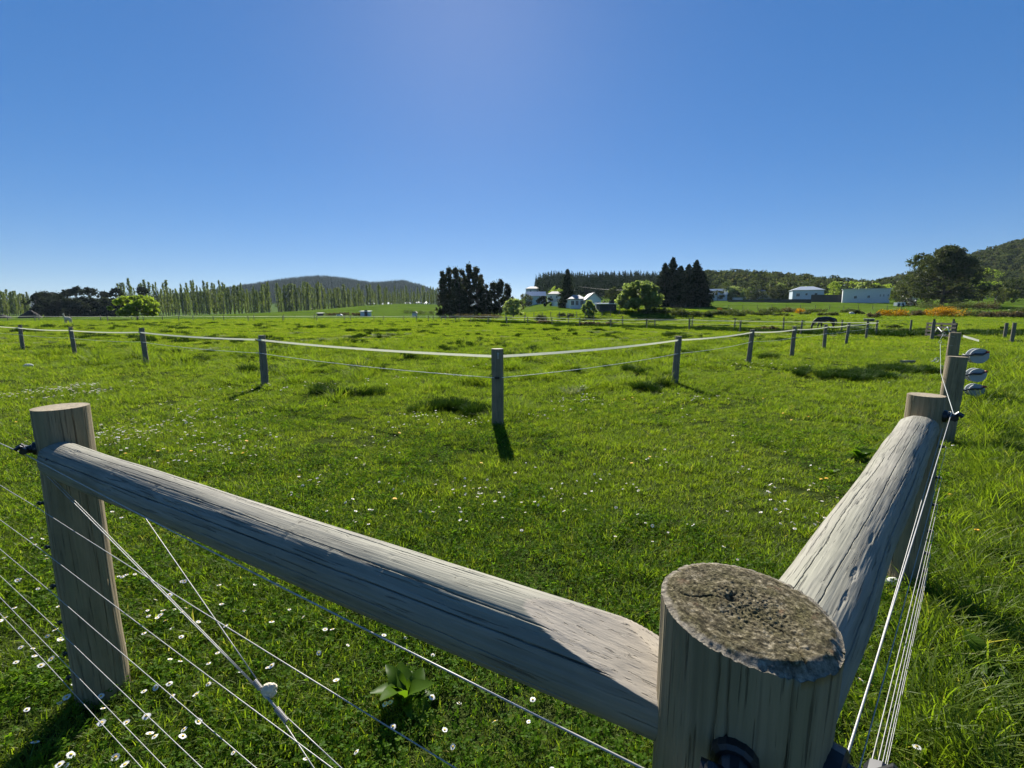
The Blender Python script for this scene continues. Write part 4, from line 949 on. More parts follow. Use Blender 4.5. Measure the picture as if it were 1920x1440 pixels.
for (r0, r1, dens, am) in ((.5, 4.5, 430, 80), (4.5, 8, 260, 68), (8, 14, 130, 66), (14, 26, 52, 65)):
    n = int(dens*(r1*r1-r0*r0)*rad(am)); x, y = polar_pts(n, r0, r1, rng, am)
    h1 = fbm(x*1.3, y*1.3, 0, 41, 3); pad = in_paddock(x, y); out = outer_right(x, y)
    kp = rng.random(n) > .85*worn(x, y)
    kp &= ~((h1 < -.42) & ~pad & (rng.random(n) < .5))
    x, y, h1, pad, out = [q[kp] for q in (x, y, h1, pad, out)]; n = len(x)
    ix = np.where(rng.random(n) < .72+.5*h1*-1, rng.integers(0, 5, n), rng.integers(5, 9, n))
    ix = np.where(pad & (rng.random(n) < .55+.6*h1), rng.integers(5, 9, n), ix)
    ix = np.where(pad & (h1 > .3) & (rng.random(n) < .4), rng.integers(9, 13, n), ix)
    far_r = sstep(.0, .5, (x-NC[0])*nR[0]+(y-NC[1])*nR[1]-.0)
    ix = np.where(out & (rng.random(n) < .72*far_r+.1), np.where(rng.random(n) < .55+.5*h1, rng.integers(9, 13, n), rng.integers(5, 9, n)), ix)
    s = rng.uniform(.7, 1.25, n)*(1+.25*h1)*(1.0 if r1 < 9 else 1.35 if r1 < 15 else 1.75)
    emit(x, y, s, ix)
for (r0, r1, dens, sc) in ((22, 45, 16, .75), (45, 75, 7, 1.0), (75, 125, 2.8, 1.4)):
    n = int(dens*(r1*r1-r0*r0)*rad(62)); x, y = polar_pts(n, r0, r1, rng, 62); h1 = fbm(x*.5, y*.5, 0, 45, 3)
    pad = in_paddock(x, y)
    emit(x, y, sc*rng.uniform(.6, 1.2, n)*(1+.6*np.clip(h1, -.6, 1)), rng.integers(13, 17, n))
x, y = np.concatenate(X), np.concatenate(Y_)
scatter('grass', with_z(x, y), rots(len(x), rng, .16), np.concatenate(SC), np.concatenate(IX), lawn+mid_+longg+farg, 'short bright green pasture grass covering the lane and paddock', 'grass')
NG = len(x)
# clover in the mown lane
n = 15000; x, y = polar_pts(n, .6, 9, rng, 78, 1.0); dn = fbm(x*.9+7, y*.9, 0, 51, 3); k = (dn > -.05-.25*(np.hypot(x, y) < 3.5)) & ~in_paddock(x, y) & (rng.random(n) < np.where(outer_right(x, y), .25, 1))
x, y = x[k], y[k]; k = rng.random(len(x)) < np.clip(1.4-np.hypot(x, y)/7, .2, 1); x, y = x[k], y[k]
scatter('clover', with_z(x, y), rots(len(x), rng, .12), rng.uniform(.8, 1.3, len(x)), rng.integers(0, 4, len(x)), clo, 'low dark green clover spreading through the short grass', 'clover')
# tussocks in the paddock and rough ground
X, Y_, SC, IX = [], [], [], []
n = 9000; x, y = polar_pts(n, 7.2, 34, rng, 62); dn = fbm(x*.45, y*.45, 0, 61, 3); k = in_paddock(x, y) & (dn > .10) & (vn(x*1.6, y*1.6, 0, 62) > .12) & (rng.random(n) < .55); emit(x[k], y[k], rng.uniform(.45, 1.0, k.sum()), rng.integers(0, 4, k.sum()))
n = 8000; x, y = polar_pts(n, 30, 85, rng, 60); dn = fbm(x*.25, y*.25, 0, 63, 3); k = (dn > .06) & (vn(x*.8, y*.8, 0, 64) > .2); emit(x[k], y[k], rng.uniform(.6, 1.35, k.sum()), rng.integers(4, 7, k.sum()))
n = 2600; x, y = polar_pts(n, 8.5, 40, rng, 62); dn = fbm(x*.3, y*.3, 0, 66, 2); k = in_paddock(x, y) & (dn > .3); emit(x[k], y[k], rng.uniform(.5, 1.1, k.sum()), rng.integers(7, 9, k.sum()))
n = 3000; x, y = polar_pts(n, .9, 14, rng, 78); dn = fbm(x*1.1, y*1.1, 0, 65, 3); k = outer_right(x, y) & ((x-NC[0])*nR[0]+(y-NC[1])*nR[1] > .35) & (dn > .12); emit(x[k], y[k], rng.uniform(.4, .8, k.sum()), rng.integers(0, 4, k.sum()))
# clump in the lane on the right and rank growth in the far lane
for (cx, cy, rx, ry, m_) in ((8.3, 11.3, 1.3, .7, 60), (10.5, 12.3, 1.0, .6, 40), (2.7, 9.2, .22, .16, 10), (-1.1, 7.4, .5, .2, 16), (-.45, 7.0, .25, .12, 8), (-3.0, 8.6, .5, .25, 14)):
    emit(cx+rng.normal(size=m_)*rx*.5, cy+rng.normal(size=m_)*ry*.5, rng.uniform(.5, .9, m_), rng.integers(0, 4, m_))
d_ = np.array([-2.7, 68.])-np.array(RIGHT[-1]); L_ = np.linalg.norm(d_); d_ /= L_; n_ = np.array([d_[1], -d_[0]])
m_ = 900; t = rng.random(m_)*L_*1.2; s = rng.uniform(.6, 4.5, m_); emit(RIGHT[-1][0]+d_[0]*t+n_[0]*s, RIGHT[-1][1]+d_[1]*t+n_[1]*s, rng.uniform(.7, 1.5, m_), rng.integers(4, 7, m_))
m_ = 500; x = rng.uniform(24, 45, m_); y = rng.uniform(31, 36, m_)+.1*(x-24); emit(x, y, rng.uniform(.7, 1.6, m_), rng.integers(4, 7, m_))
x, y = np.concatenate(X), np.concatenate(Y_)
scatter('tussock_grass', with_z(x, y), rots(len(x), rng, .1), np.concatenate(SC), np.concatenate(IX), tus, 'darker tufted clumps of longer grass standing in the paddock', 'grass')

# ------------------------------------------------------------------ daisies and dandelions
def ring_petals(nb, r0, r1, wd, z, curl, rng):
    V = []; Fc = []; n = 0
    for i in range(nb):
        a = i/nb*6.283+rng.uniform(-.06, .06); d = np.array([math.cos(a), math.sin(a), 0]); s = np.array([-d[1], d[0], 0]); k = rng.uniform(.88, 1.06); zz = np.array([0, 0, 1.])
        V += [d*r0-s*wd*.3+zz*z, d*r0+s*wd*.3+zz*z, d*r1*.7*k+s*wd*.55+zz*(z+curl*.5), d*r1*k+zz*(z+curl), d*r1*.7*k-s*wd*.55+zz*(z+curl*.5)]
        Fc.append([n, n+1, n+2, n+3, n+4]); n += 5
    return np.array(V), Fc
DH = .070
rngd = R_(800)
petal_me = []
for k in range(3):
    V, Fc = ring_petals(19, .0028, .0120, .0042, DH, .0018*(k-.6), rngd); me = new_mesh('petals', V, Fc); me.materials.append(M['petal']); petal_me.append(me)
bm = bmesh.new(); bmesh.ops.create_uvsphere(bm, u_segments=10, v_segments=6, radius=.0042); 
for v in bm.verts: v.co = Vector((v.co.x, v.co.y, v.co.z*.55+DH+.001))
cen_me = bpy.data.meshes.new('flower_centre'); bm.to_mesh(cen_me); bm.free(); cen_me.materials.append(M['yellow'])
b = MB(); b.tube([(0, 0, -.01), (.002, .001, .03), (0, 0, DH)], .0009, 5); st_me = new_mesh('stem', np.concatenate(b.V), b.F); st_me.materials.append(M['stem'])
def one_mesh(parts, name):
    V = []; Fc = []; mi = []; n = 0; mats = []
    for me in parts:
        v = np.empty(len(me.vertices)*3); me.vertices.foreach_get('co', v); V.append(v.reshape(-1, 3))
        for p in me.polygons: Fc.append([i+n for i in p.vertices]); mi.append(len(mats))
        n += len(me.vertices); mats.append(me.materials[0])
    me = new_mesh(name, np.concatenate(V), Fc)
    for m_ in mats: me.materials.append(m_)
    me.polygons.foreach_set('material_index', mi); return me
daisy_me = [one_mesh([p, cen_me, st_me], 'daisy') for p in petal_me]
n = 60000; x, y = polar_pts(n, .9, 13, rngd, 70)
dn = fbm(x*.75+1, y*.75, 0, 71, 3)+.35*fbm(x*4, y*4, 0, 72, 2)
leftness = sstep(1.5, -3.0, x/np.maximum(y, 1)*2.2)
kp = (rngd.random(n) < np.clip((dn-.20)*1.1, 0, 1)**1.5*(.14+1.0*leftness)*np.where(in_paddock(x, y), .12, 1)*np.where(outer_right(x, y), .08, 1)*(1+.0*y))
x, y = x[kp], y[kp]
# a few drifts seen in the photograph: (x, y, spread, count)
for (px, py, sx, ct) in [(290, 1190, .20, 15), (640, 1215, .5, 8), (860, 1330, .45, 8), (450, 1120, .5, 12), (1130, 935, .25, 12), (1045, 942, .18, 7), (1250, 1005, .3, 9), (1510, 990, .3, 20), (1490, 925, .25, 10), (240, 830, .5, 60), (420, 850, .5, 50), (330, 800, .6, 50), (150, 830, .4, 25), (700, 960, .35, 14), (870, 930, .35, 16), (60, 1360, .25, 16), (120, 1030, .4, 18), (700, 830, .5, 14), (1090, 760, .4, 20), (1420, 690, .9, 30), (960, 960, .3, 8), (620, 905, .4, 14), (30, 1250, .2, 8), (200, 1360, .3, 12), (420, 1290, .3, 12), (330, 1400, .25, 8), (100, 1180, .3, 10), (980, 1290, .35, 6), (720, 1390, .2, 5)]:
    G = pix(px, py, 1.0)-np.array([0, 0, CAM_H]); t = CAM_H/-G[2]; gx, gy = G[0]*t, G[1]*t
    ct = int(ct*1.3); x = np.append(x, gx+rngd.normal(size=ct)*sx*.7); y = np.append(y, gy+rngd.normal(size=ct)*sx*.7*1.1)
k = np.hypot(x, y) > .9; x, y = x[k], y[k]
P = with_z(x, y); dist = np.hypot(x, y); vis = (np.abs(x/np.maximum(y, .1)) < 1.2) & (dist > 1.2)
order = np.argsort(np.where(vis, dist, 1e6)); single = order[:300]; rest = order[300:]
for j, i in enumerate(single):
    k = int(rngd.integers(0, 3)); sc = rngd.uniform(.75, 1.2); rot = (rngd.normal()*.28-.12, rngd.normal()*.28, rngd.random()*6.28)
    lab, grp = 'white daisy with a yellow centre in the short grass', 'daisies in the short grass'
    if j < 110:
        o = empty('daisy', P[i], 0, lab, 'daisy', grp); o.rotation_euler = rot; o.scale = (sc,)*3
        link('petals', petal_me[k], None, o); link('flower_centre', cen_me, None, o); link('stem', st_me, None, o)
    else:
        o = link('daisy', daisy_me[k], None, None, P[i]); o.rotation_euler = rot; o.scale = (sc,)*3; tag(o, lab, 'daisy', grp)
m_ = len(rest)
scatter('daisy_drift', P[rest], rots(m_, rngd, .22), rngd.uniform(.8, 1.25, m_)*np.clip(dist[rest]/6, 1, 1.5), rngd.integers(0, 3, m_), daisy_me, 'drifts of tiny white daisies farther off in the lane', 'daisies')
# dandelions
V1, F1 = ring_petals(26, .002, .017, .0042, .07, .002, rngd); V2, F2 = ring_petals(20, .001, .011, .004, .073, .003, rngd)
me1 = new_mesh('petals', np.concatenate([V1, V2]), F1+[[i+len(V1) for i in f] for f in F2]); me1.materials.append(M['dandelion'])
b = MB(); b.tube([(0, 0, -.01), (.004, 0, .04), (0, 0, .07)], .0014, 5); me2 = new_mesh('stem', np.concatenate(b.V), b.F); me2.materials.append(M['stem'])
for (px, py) in [(461, 838), (461, 860), (445, 792), (30, 800), (235, 862), (296, 858), (360, 858), (745, 820), (738, 951), (1185, 882), (1218, 868), (1540, 908), (1548, 910), (1470, 785), (1485, 798), (1511, 788), (1430, 752), (1170, 755), (1185, 752), (1385, 760), (1780, 938), (1830, 1015), (610, 770), (560, 905), (120, 905), (900, 880)]:
    G = pix(px, py, 1.0)-np.array([0, 0, CAM_H]); t = CAM_H/-G[2]; gx, gy = G[0]*t, G[1]*t
    o = empty('dandelion', (gx, gy, float(terrain(gx, gy))), rngd.random()*6.28, 'orange-yellow dandelion flower in the grass', 'dandelion', 'dandelions in the grass'); s = rngd.uniform(.8, 1.15); o.scale = (s,)*3; o.rotation_euler[0] = rngd.normal()*.25
    link('petals', me1, None, o); link('stem', me2, None, o)
# dock and broadleaf weeds
def leaf_me(seed, L, wd):
    rng = R_(seed); V = []; Fc = []; m = 9
    for i in range(m):
        t = i/(m-1); q = wd*.5*max(.03, math.sin(math.pi*min(.985, max(0, t-.12)/.88)))**.6*(1+.10*rng.normal()) if t > .12 else .004; z = L*(.80*t-.62*t*t+.03*math.sin(t*9+seed)); y = L*(.50*t+.42*t*t)
        V += [(-q, y, z+q*.35), (0, y, z), (q, y, z+q*.35)]
    for i in range(m-1):
        a = 3*i; Fc += [[a, a+1, a+4, a+3], [a+1, a+2, a+5, a+4]]
    me = new_mesh('leaf', np.array(V), Fc, True); me.materials.append(M['dock']); return me
dl_ = [leaf_me(900+i, .18, .062+.010*i) for i in range(4)]
for i, (px, py, sc, nl, lab) in enumerate([(760, 1330, 1.05, 13, 'broad-leaved dock plant growing under the left rail'), (1610, 860, 1.15, 12, 'broad-leaved dock plant in the lane beside the right rail'), (800, 985, .55, 7, 'small upright dock seedling behind the left rail'), (1560, 890, .6, 8, 'small dock plant left of the larger lane dock'), (965, 930, .5, 7, 'small dark dock plant in the middle of the lane'), (1845, 1260, 1.0, 12, 'broad-leaved weed in the long grass outside the right fence'), (1395, 800, .5, 7, 'low broadleaf weed in the lane near the tape fence'), (270, 745, .7, 8, 'broadleaf weed beyond the left post')]):
    G = pix(px, py, 1.0)-np.array([0, 0, CAM_H]); t = CAM_H/-G[2]; gx, gy = G[0]*t, G[1]*t
    o = empty('dock_plant', (gx, gy, float(terrain(gx, gy))), 0, lab, 'weed'); rng = R_(920+i)
    for k in range(nl):
        l = link('leaf', dl_[k % 4], None, o); l.rotation_euler = (rng.uniform(-.35, .75), rng.normal()*.25, k*2.4+rng.normal()*.3); s = sc*rng.uniform(.6, 1.1); l.scale = (s, s, s)

# ------------------------------------------------------------------ woods on the hills
def small_conifer(seed):
    rng = R_(seed); C = []
    for i in range(95):
        u = rng.random()**.85; a = rng.random()*6.283; r = (1-u)*2.7*rng.uniform(.45, 1.0)+.1; C.append((r*math.cos(a), r*math.sin(a), 1+u*12.5-.15*r))
    C = np.array(C); V, F_ = leaves(C, 1.5*(1.1-.055*C[:, 2])*rng.uniform(.7, 1.3, len(C)), rng); me = new_mesh('pine', V, F_); me.materials.append(M['pinefar']); return me
def small_bush(seed):
    rng = R_(seed); blobs = []
    for i in range(8): a = rng.random()*6.283; r = 2.3*math.sqrt(rng.random()); blobs.append(((r*math.cos(a), r*math.sin(a), rng.uniform(2.0, 6.6)), (1.7, 1.7, 1.3)))
    C = blob_points(blobs, 26, rng, .4); V, F_ = leaves(C, rng.uniform(.6, 1.3, len(C)), rng); me = new_mesh('bush', V, F_); me.materials.append(M['bushfar']); return me
pines = [small_conifer(1000+i) for i in range(5)]; bushes = [small_bush(1010+i) for i in range(6)]
rng = R_(1100)
def grid_pts(x0, x1, y0, y1, st):
    gx, gy = np.meshgrid(np.arange(x0, x1, st), np.arange(y0, y1, st)); gx = gx.ravel()+rng.uniform(-.45, .45, gx.size)*st; gy = gy.ravel()+rng.uniform(-.45, .45, gy.size)*st; return gx, gy
x, y = grid_pts(-1500, 500, 1020, 1600, 6.2); k = (wooded(x, y) > .45) & (np.abs(x/y) < 1.2); x, y = x[k], y[k]
scatter('pine_plantation', with_z(x, y), rots(len(x), rng, .03), rng.uniform(.5, 1.0, len(x)), rng.integers(0, 5, len(x)), pines, 'dark pine forest covering the distant hill', 'forest')
x, y = grid_pts(-30, 330, 250, 540, 3.9); k = (wooded(x, y) > .3) & (x/y < .46+.05*vn(x*.03, y*.03, 0, 5)); x, y = x[k], y[k]
scatter('ridge_pines', with_z(x, y), rots(len(x), rng, .04), rng.uniform(.35, .75, len(x)), rng.integers(0, 5, len(x)), pines, 'dark pine wood on the ridge behind the village', 'forest')
x, y = grid_pts(60, 760, 190, 620, 6.4); k = (wooded(x, y) > .3) & (x/y >= .40+.05*vn(x*.03, y*.03, 0, 5)) & (x/y < 1.35); x, y = x[k], y[k]
scatter('bush_covered_hillside', with_z(x, y), rots(len(x), rng, .05), rng.uniform(.65, 1.35, len(x)), rng.integers(0, 6, len(x)), bushes, 'mixed dark bush covering the right hillside', 'forest')
x, y = grid_pts(-2200, -900, 1500, 2500, 16); k = (macro(x, y) > 18) & (np.abs(x/y) < 1.3); x, y = x[k], y[k]
scatter('distant_wood', with_z(x, y), rots(len(x), rng, .03), rng.uniform(.9, 1.5, len(x)), rng.integers(0, 6, len(x)), bushes, 'faint wooded ridge behind the left pines', 'forest')
# stand-out crowns on the ridge line
for i, (px, py) in enumerate([(1378, 511), (1405, 512), (1434, 517), (1496, 523), (1330, 517)]):
    P = at(px, 430); h = max(9, htop(P, px, py)); rg = R_(1150+i); t, c = blob_tree(rg, h, 14*px2m(P), 'umbrella', 14, 50, .9, .4, .6)
    plant_tree('ridge_gum', P, t, c, 'bush', 'bark', 'open-crowned gum standing out on the ridge above the houses', 'gum tree', 'gums on the ridge line')

# ------------------------------------------------------------------ houses
M['white_wall'] = plain('white_weatherboard', (.70, .71, .70), .6, 0, .05, 2)
M['cream_wall'] = plain('cream_wall', (.58, .57, .50), .7, 0, .06, 2)
M['green_wall'] = plain('pale_green_wall', (.46, .54, .50), .7, 0, .06, 2)
M['blue_wall'] = plain('pale_blue_wall', (.50, .58, .64), .65, 0, .06, 2)
M['grey_roof'] = plain('grey_roof', (.17, .17, .17), .6, 0, .15, 3)
M['pale_roof'] = plain('pale_metal_roof', (.48, .52, .56), .45, .1, .08, 2)
M['bright_roof'] = plain('bright_metal_roof', (.66, .68, .70), .4, .1, .06, 2)
M['red_roof'] = plain('dark_red_roof', (.13, .045, .04), .6, 0, .15, 3)
M['brown_roof'] = plain('brown_roof', (.22, .19, .15), .7, 0, .15, 3)
M['trim'] = plain('white_trim', (.74, .74, .72), .5, 0, .04, 4)
M['dark_board'] = plain('dark_board', (.06, .055, .055), .8, 0, .2, 3)
M['soil'] = plain('dark_soil', (.016, .013, .010), .95, 0, .3, 1.2, .8)
m_, nt, out = newmat('window_glass'); p_ = nt.nodes.new('ShaderNodeBsdfPrincipled'); p_.inputs['Base Color'].default_value = (.03, .045, .06, 1); p_.inputs['Roughness'].default_value = .08; nt.links.new(p_.outputs[0], out.inputs[0]); M['glass'] = m_
def window(house, x, z, w_, h_, y, mat='trim'):
    f = MB()
    for dx in (-1, 1): f.box((x+dx*w_/2, y, z), (.09, .10, h_+.09))
    for dz in (-1, 1): f.box((x, y, z+dz*h_/2), (w_-.09, .098, .09))
    f.box((x, y, z), (.05, .09, h_-.09)); fr = f.build('window', M[mat], house)
    g = MB(); g.box((x, y+.02, z), (w_-.05, .05, h_-.05)); g.build('pane', M['glass'], fr)
def house(px, base, wpx, eave_px, ridge_px, wall, roof, lab, depth=7, rz=0, hip=False, wins=(), gable_front=False, chimney=None, flat=False, name='house', cat='house', Y=None, door=None):
    P = hit(px, base) if Y is None else at(px, Y); s = px2m(P); w_, he, hr_ = wpx*s, (base-eave_px)*s, (base-ridge_px)*s
    if Y is not None: he, hr_ = htop(P, px, eave_px), htop(P, px, ridge_px)
    root = empty(name, P-np.array([0, 0, .25]), rz, lab, cat); he += .25; hr_ += .25
    b = MB(); b.box((0, depth/2, he/2-.4), (w_, depth, he+.8))
    ov = .35
    if gable_front: b.prism([(-w_/2, he), (w_/2, he), (0, hr_)], .001, depth-.001)
    elif not hip and not flat: b.add([(-w_/2, 0, he), (-w_/2, depth, he), (-w_/2, depth/2, hr_-.05), (w_/2, 0, he), (w_/2, depth, he), (w_/2, depth/2, hr_-.05)], [[0, 1, 2], [3, 5, 4], [0, 2, 5, 3], [1, 4, 5, 2]])
    b.build('wall', M[wall], root)
    r = MB(); t_ = .16
    def slab(q):
        q = np.array(q, float); n = np.cross(q[1]-q[0], q[2]-q[0]); n /= np.linalg.norm(n); n = n if n[2] > 0 else -n; k = len(q)
        r.add(np.concatenate([q+n*.03, q+n*(t_+.03)]), [list(range(k))[::-1], list(range(k, 2*k))]+[[i, (i+1) % k, k+(i+1) % k, k+i] for i in range(k)])
    X0, X1, Y0, Y1 = -w_/2-ov, w_/2+ov, -ov, depth+ov
    if flat: slab([(X0, Y0, he), (X1, Y0, he), (X1, Y1, hr_), (X0, Y1, hr_)])
    elif gable_front:
        sl = (hr_-he)/(w_/2); slab([(X0, Y0, he-ov*sl), (0, Y0, hr_), (0, Y1, hr_), (X0, Y1, he-ov*sl)]); slab([(0, Y0, hr_), (X1, Y0, he-ov*sl), (X1, Y1, he-ov*sl), (0, Y1, hr_)])
    elif hip:
        k = min(depth/2, w_*.3); slab([(X0, Y0, he), (X1, Y0, he), (w_/2-k, depth/2, hr_), (-w_/2+k, depth/2, hr_)]); slab([(X1, Y1, he), (X0, Y1, he), (-w_/2+k, depth/2, hr_), (w_/2-k, depth/2, hr_)])
        slab([(X0, Y0, he), (X0, Y1, he), (-w_/2+k, depth/2, hr_)]); slab([(X1, Y0, he), (X1, Y1, he), (w_/2-k, depth/2, hr_)])
    else:
        sl = (hr_-he)/(depth/2); slab([(X0, Y0, he-ov*sl), (X1, Y0, he-ov*sl), (X1, depth/2, hr_), (X0, depth/2, hr_)]); slab([(X0, Y1, he-ov*sl), (X1, Y1, he-ov*sl), (X1, depth/2, hr_), (X0, depth/2, hr_)])
    rf = r.build('roof', M[roof], root)
    if chimney is not None: c = MB(); c.box((chimney*w_, depth*.5, hr_+.3), (.7, .7, 1.8)); c.build('chimney', M['brown_roof'], rf)
    for (fx, fz, ww, hh) in wins: window(root, fx*w_, fz*he+.1, ww, hh, -.03)
    if door is not None:
        d = MB(); d.box((door*w_, -.03, 1.2), (.95, .08, 2.1)); dd = d.build('door', M['dark_board'], root); k = MB(); k.box((door*w_+.36, -.09, 1.15), (.05, .06, .12)); k.build('handle', M['steel'], dd)
    return root
W1, W2 = (1.3, 1.2), (.9, 1.1)
c_ = house(1083, 579, 26, 562, 554, 'white_wall', 'grey_roof', 'white weatherboard cottage with a grey roof and a front gable', 8, 0, True, [(-.36, .62, .9, 1.3), (-.05, .62, .9, 1.3), (.28, .62, .9, 1.3)], name='cottage', cat='house')
house(1113, 580, 26, 562, 551, 'white_wall', 'grey_roof', 'gabled white wing of the cottage behind the small pale tree', 9, 0, False, [(-.25, .55, .8, 1.2), (.3, .55, .8, 1.2)], gable_front=True, name='cottage_wing')
house(1140, 585, 30, 572, 570.5, 'dark_board', 'pale_roof', 'low dark timber shed with a pale flat roof right of the cottage', 4, 0, flat=True, name='shed', cat='shed', door=.2)
house(1006, 571, 34, 555, 547.5, 'green_wall', 'pale_roof', 'pale green house with a blue-grey roof left of the lone conifer', 6, rad(6), False, [(-.3, .6, 1.3, 1.1), (.1, .6, 1.3, 1.1)])
house(1041, 566, 26, 552, 547, 'cream_wall', 'brown_roof', 'cream house with a brown roof half hidden by the lone conifer', 7, 0, True, [(.1, .62, 1.0, 1.2), (-.3, .62, 1.0, 1.2)])
house(1346, 563, 30, 552, 542, 'blue_wall', 'bright_roof', 'pale blue gabled house right of the black conifers', 9, rad(-24), False, [(-.25, .55, 1.2, 1.1), (.2, .5, 1.2, 1.9)], name='house', cat='house')
house(1388, 560, 24, 555, 550, 'cream_wall', 'red_roof', 'low shed with a dark red roof among the bushes', 6, 0, False, [], name='shed', cat='shed', door=-.2)
house(1392, 563, 28, 558.5, 557.8, 'white_wall', 'bright_roof', 'long low white garage in front of the red-roofed shed', 3, 0, flat=True, name='garage', cat='garage', door=.1)
house(1428, 560, 34, 549, 544, 'cream_wall', 'grey_roof', 'grey and cream house behind the dark bushes', 7, 0, True, [(-.3, .6, 1.2, 1.1), (.15, .6, 1.2, 1.1)], chimney=-.2)
house(1514, 563, 49, 545, 538, 'blue_wall', 'pale_roof', 'long pale house with a light grey hipped roof', 9, rad(-22), True, [(-.32, .55, 1.5, 1.5), (-.05, .6, .9, 1.0), (.25, .6, 1.2, 1.1)])
house(1622, 568, 69, 543.5, 543, 'white_wall', 'bright_roof', 'long white flat-roofed shed with small windows', 6, rad(-33), flat=True, wins=[(-.22, .42, .9, 1.0), (.06, .45, .8, .95), (.30, .52, .35, .9), (.37, .52, .35, .9), (.46, .52, .35, .9)], name='shed', cat='shed')
house(1596, 556, 24, 540, 533, 'cream_wall', 'pale_roof', 'small house whose pale roof shows over the white shed', 7, 0, True, [(-.2, .6, 1, 1)])
house(1678, 561, 14, 547, 541, 'cream_wall', 'pale_roof', 'small grey house beside the spreading tree', 6, 0, True, [(0, .6, 1, 1)])
house(1000, 552, 26, 542, 538, 'cream_wall', 'brown_roof', 'far house on the wooded slope above the blue-roofed house', 8, 0, True, [(-.2, .6, 1.2, 1.1)])
house(1872, 560, 26, 548, 543, 'white_wall', 'grey_roof', 'shaded white house under the trees at the right', 7, 0, True, [(-.2, .6, 1.2, 1.1), (.2, .6, 1.2, 1.1)])
for i, (px, base, wp, e, r_, wl, rf_, lab) in enumerate([(1366, 561, 14, 555, 551, 'white_wall', 'grey_roof', 'small white cottage between the gabled house and the red-roofed shed'), (1412, 561, 16, 554, 550, 'white_wall', 'pale_roof', 'small white house just right of the red-roofed shed'), (1452, 560, 22, 552, 547, 'cream_wall', 'red_roof', 'cream house with a red roof left of the long pale house'), (1478, 557, 16, 549, 545, 'white_wall', 'brown_roof', 'white house with a brown roof up behind the long pale house'), (1552, 556, 16, 547, 543, 'white_wall', 'grey_roof', 'white house behind the dark board fence'), (1668, 557, 16, 548, 543, 'white_wall', 'pale_roof', 'white house between the long shed and the spreading tree'), (1395, 551, 14, 545, 541, 'cream_wall', 'pale_roof', 'cream house higher on the slope above the red-roofed shed'), (1500, 551, 14, 545, 541, 'white_wall', 'grey_roof', 'white house higher on the slope above the long pale house')]):
    house(px, base, wp, e, r_, wl, rf_, lab, 7, rad(-20), True, [(-.25, .6, 1.1, 1.1), (.2, .6, 1.1, 1.1)])
for i, (px, yy, wp) in enumerate([(696, 567, 10), (718, 568, 6), (728, 567, 6), (764, 566, 8), (784, 565, 6), (799, 566, 6)]):
    house(px, 0, wp, yy+3, yy, 'white_wall', 'bright_roof', ['far white house behind the poplars, widest of the row', 'far white house behind the poplars, first of a close pair', 'far white house behind the poplars, second of a close pair', 'far white house behind the poplars above the hedge field', 'tiny far white house where the poplar belt thins', 'tiny far white house at the end of the poplar belt'][i], 6, 0, True, [(0, .6, 1, 1)], Y=400)
house(189, 592, 18, 584, 583, 'dark_board', 'bright_roof', 'open shelter with a bright flat roof before the dark trees', 4, 0, flat=True, name='shelter', cat='shelter')
house(684, 593, 16, 584.5, 583.8, 'blue_wall', 'pale_roof', 'small pale blue shed at the end of the brown hedge', 2.4, 0, flat=True, name='shed', cat='shed', door=.15)
house(599, 592, 8, 588, 587, 'dark_board', 'grey_roof', 'small dark hutch in front of the poplar belt', 1.6, 0, flat=True, name='hutch', cat='hutch')
# board fences by the houses
def board_fence(pxs, mat, lab, hpx=None, n=20, name='board_fence'):
    A = hit(*pxs[0]); B = hit(*pxs[1]); L = np.linalg.norm((B-A)[:2]); rz = math.atan2(B[1]-A[1], B[0]-A[0]); h = hpx*px2m(A)
    root = empty(name, A, rz, lab, 'fence'); k = max(4, min(n, int(L/.6))); dz = B[2]-A[2]
    for i in range(k):
        b = MB(); b.box(((i+.5)*L/k, 0, dz*(i+.5)/k+h/2-.2), (L/k*.96, .05, h+.4)); b.build('board', M[mat], root)
    b = MB(); b.tube([(0, .05, h*.8), (L, .05, h*.8+dz)], .05, 4); b.build('rail', M[mat], root)
board_fence([(1034, 574), (1072, 578.5)], 'white_wall', 'white board fence running up to the cottage', 7.5, 18)
board_fence([(1520, 566), (1580, 567)], 'dark_board', 'tall dark board fence between the long house and the white shed', 13, 30)
board_fence([(1432, 567), (1521, 568)], 'dark_board', 'low dark board fence along the top of the upper field', 6, 40)
board_fence([(1365, 566), (1432, 567)], 'board', 'low grey paling fence along the top of the upper field', 4, 40)
# power pole
P = hit(1277, 575); h = htop(P, 1277, 537); pp = empty('power_pole', P, 0, 'grey wooden power pole in front of the black conifers', 'power pole')
b = MB(); b.tube([(0, 0, -.5), (0, 0, h)], [.16, .12], 10); b.build('pole', M['palebark'], pp); b = MB(); b.box((0, -.12, h-.5), (2.0, .12, .14)); ca = b.build('crossarm', M['farpost'], pp)
for dx in (-.85, -.3, .3, .85): b = MB(); b.tube([(dx, -.12, h-.43), (dx, -.12, h-.2)], .05, 8); b.build('insulator', M['trim'], ca)
pl_ = at(1105, 190); zt = P[2]+h-.3
b = MB(); b.tube(polyline([(P[0], P[1], zt), (pl_[0], pl_[1]+30, CAM_H+ (588-539)/FPX*(pl_[1]+30))], 14, 1.2), .02, 4); o = b.build('power_line', M['steel']); tag(o, 'thin sagging power line leaving the pole', 'cable')
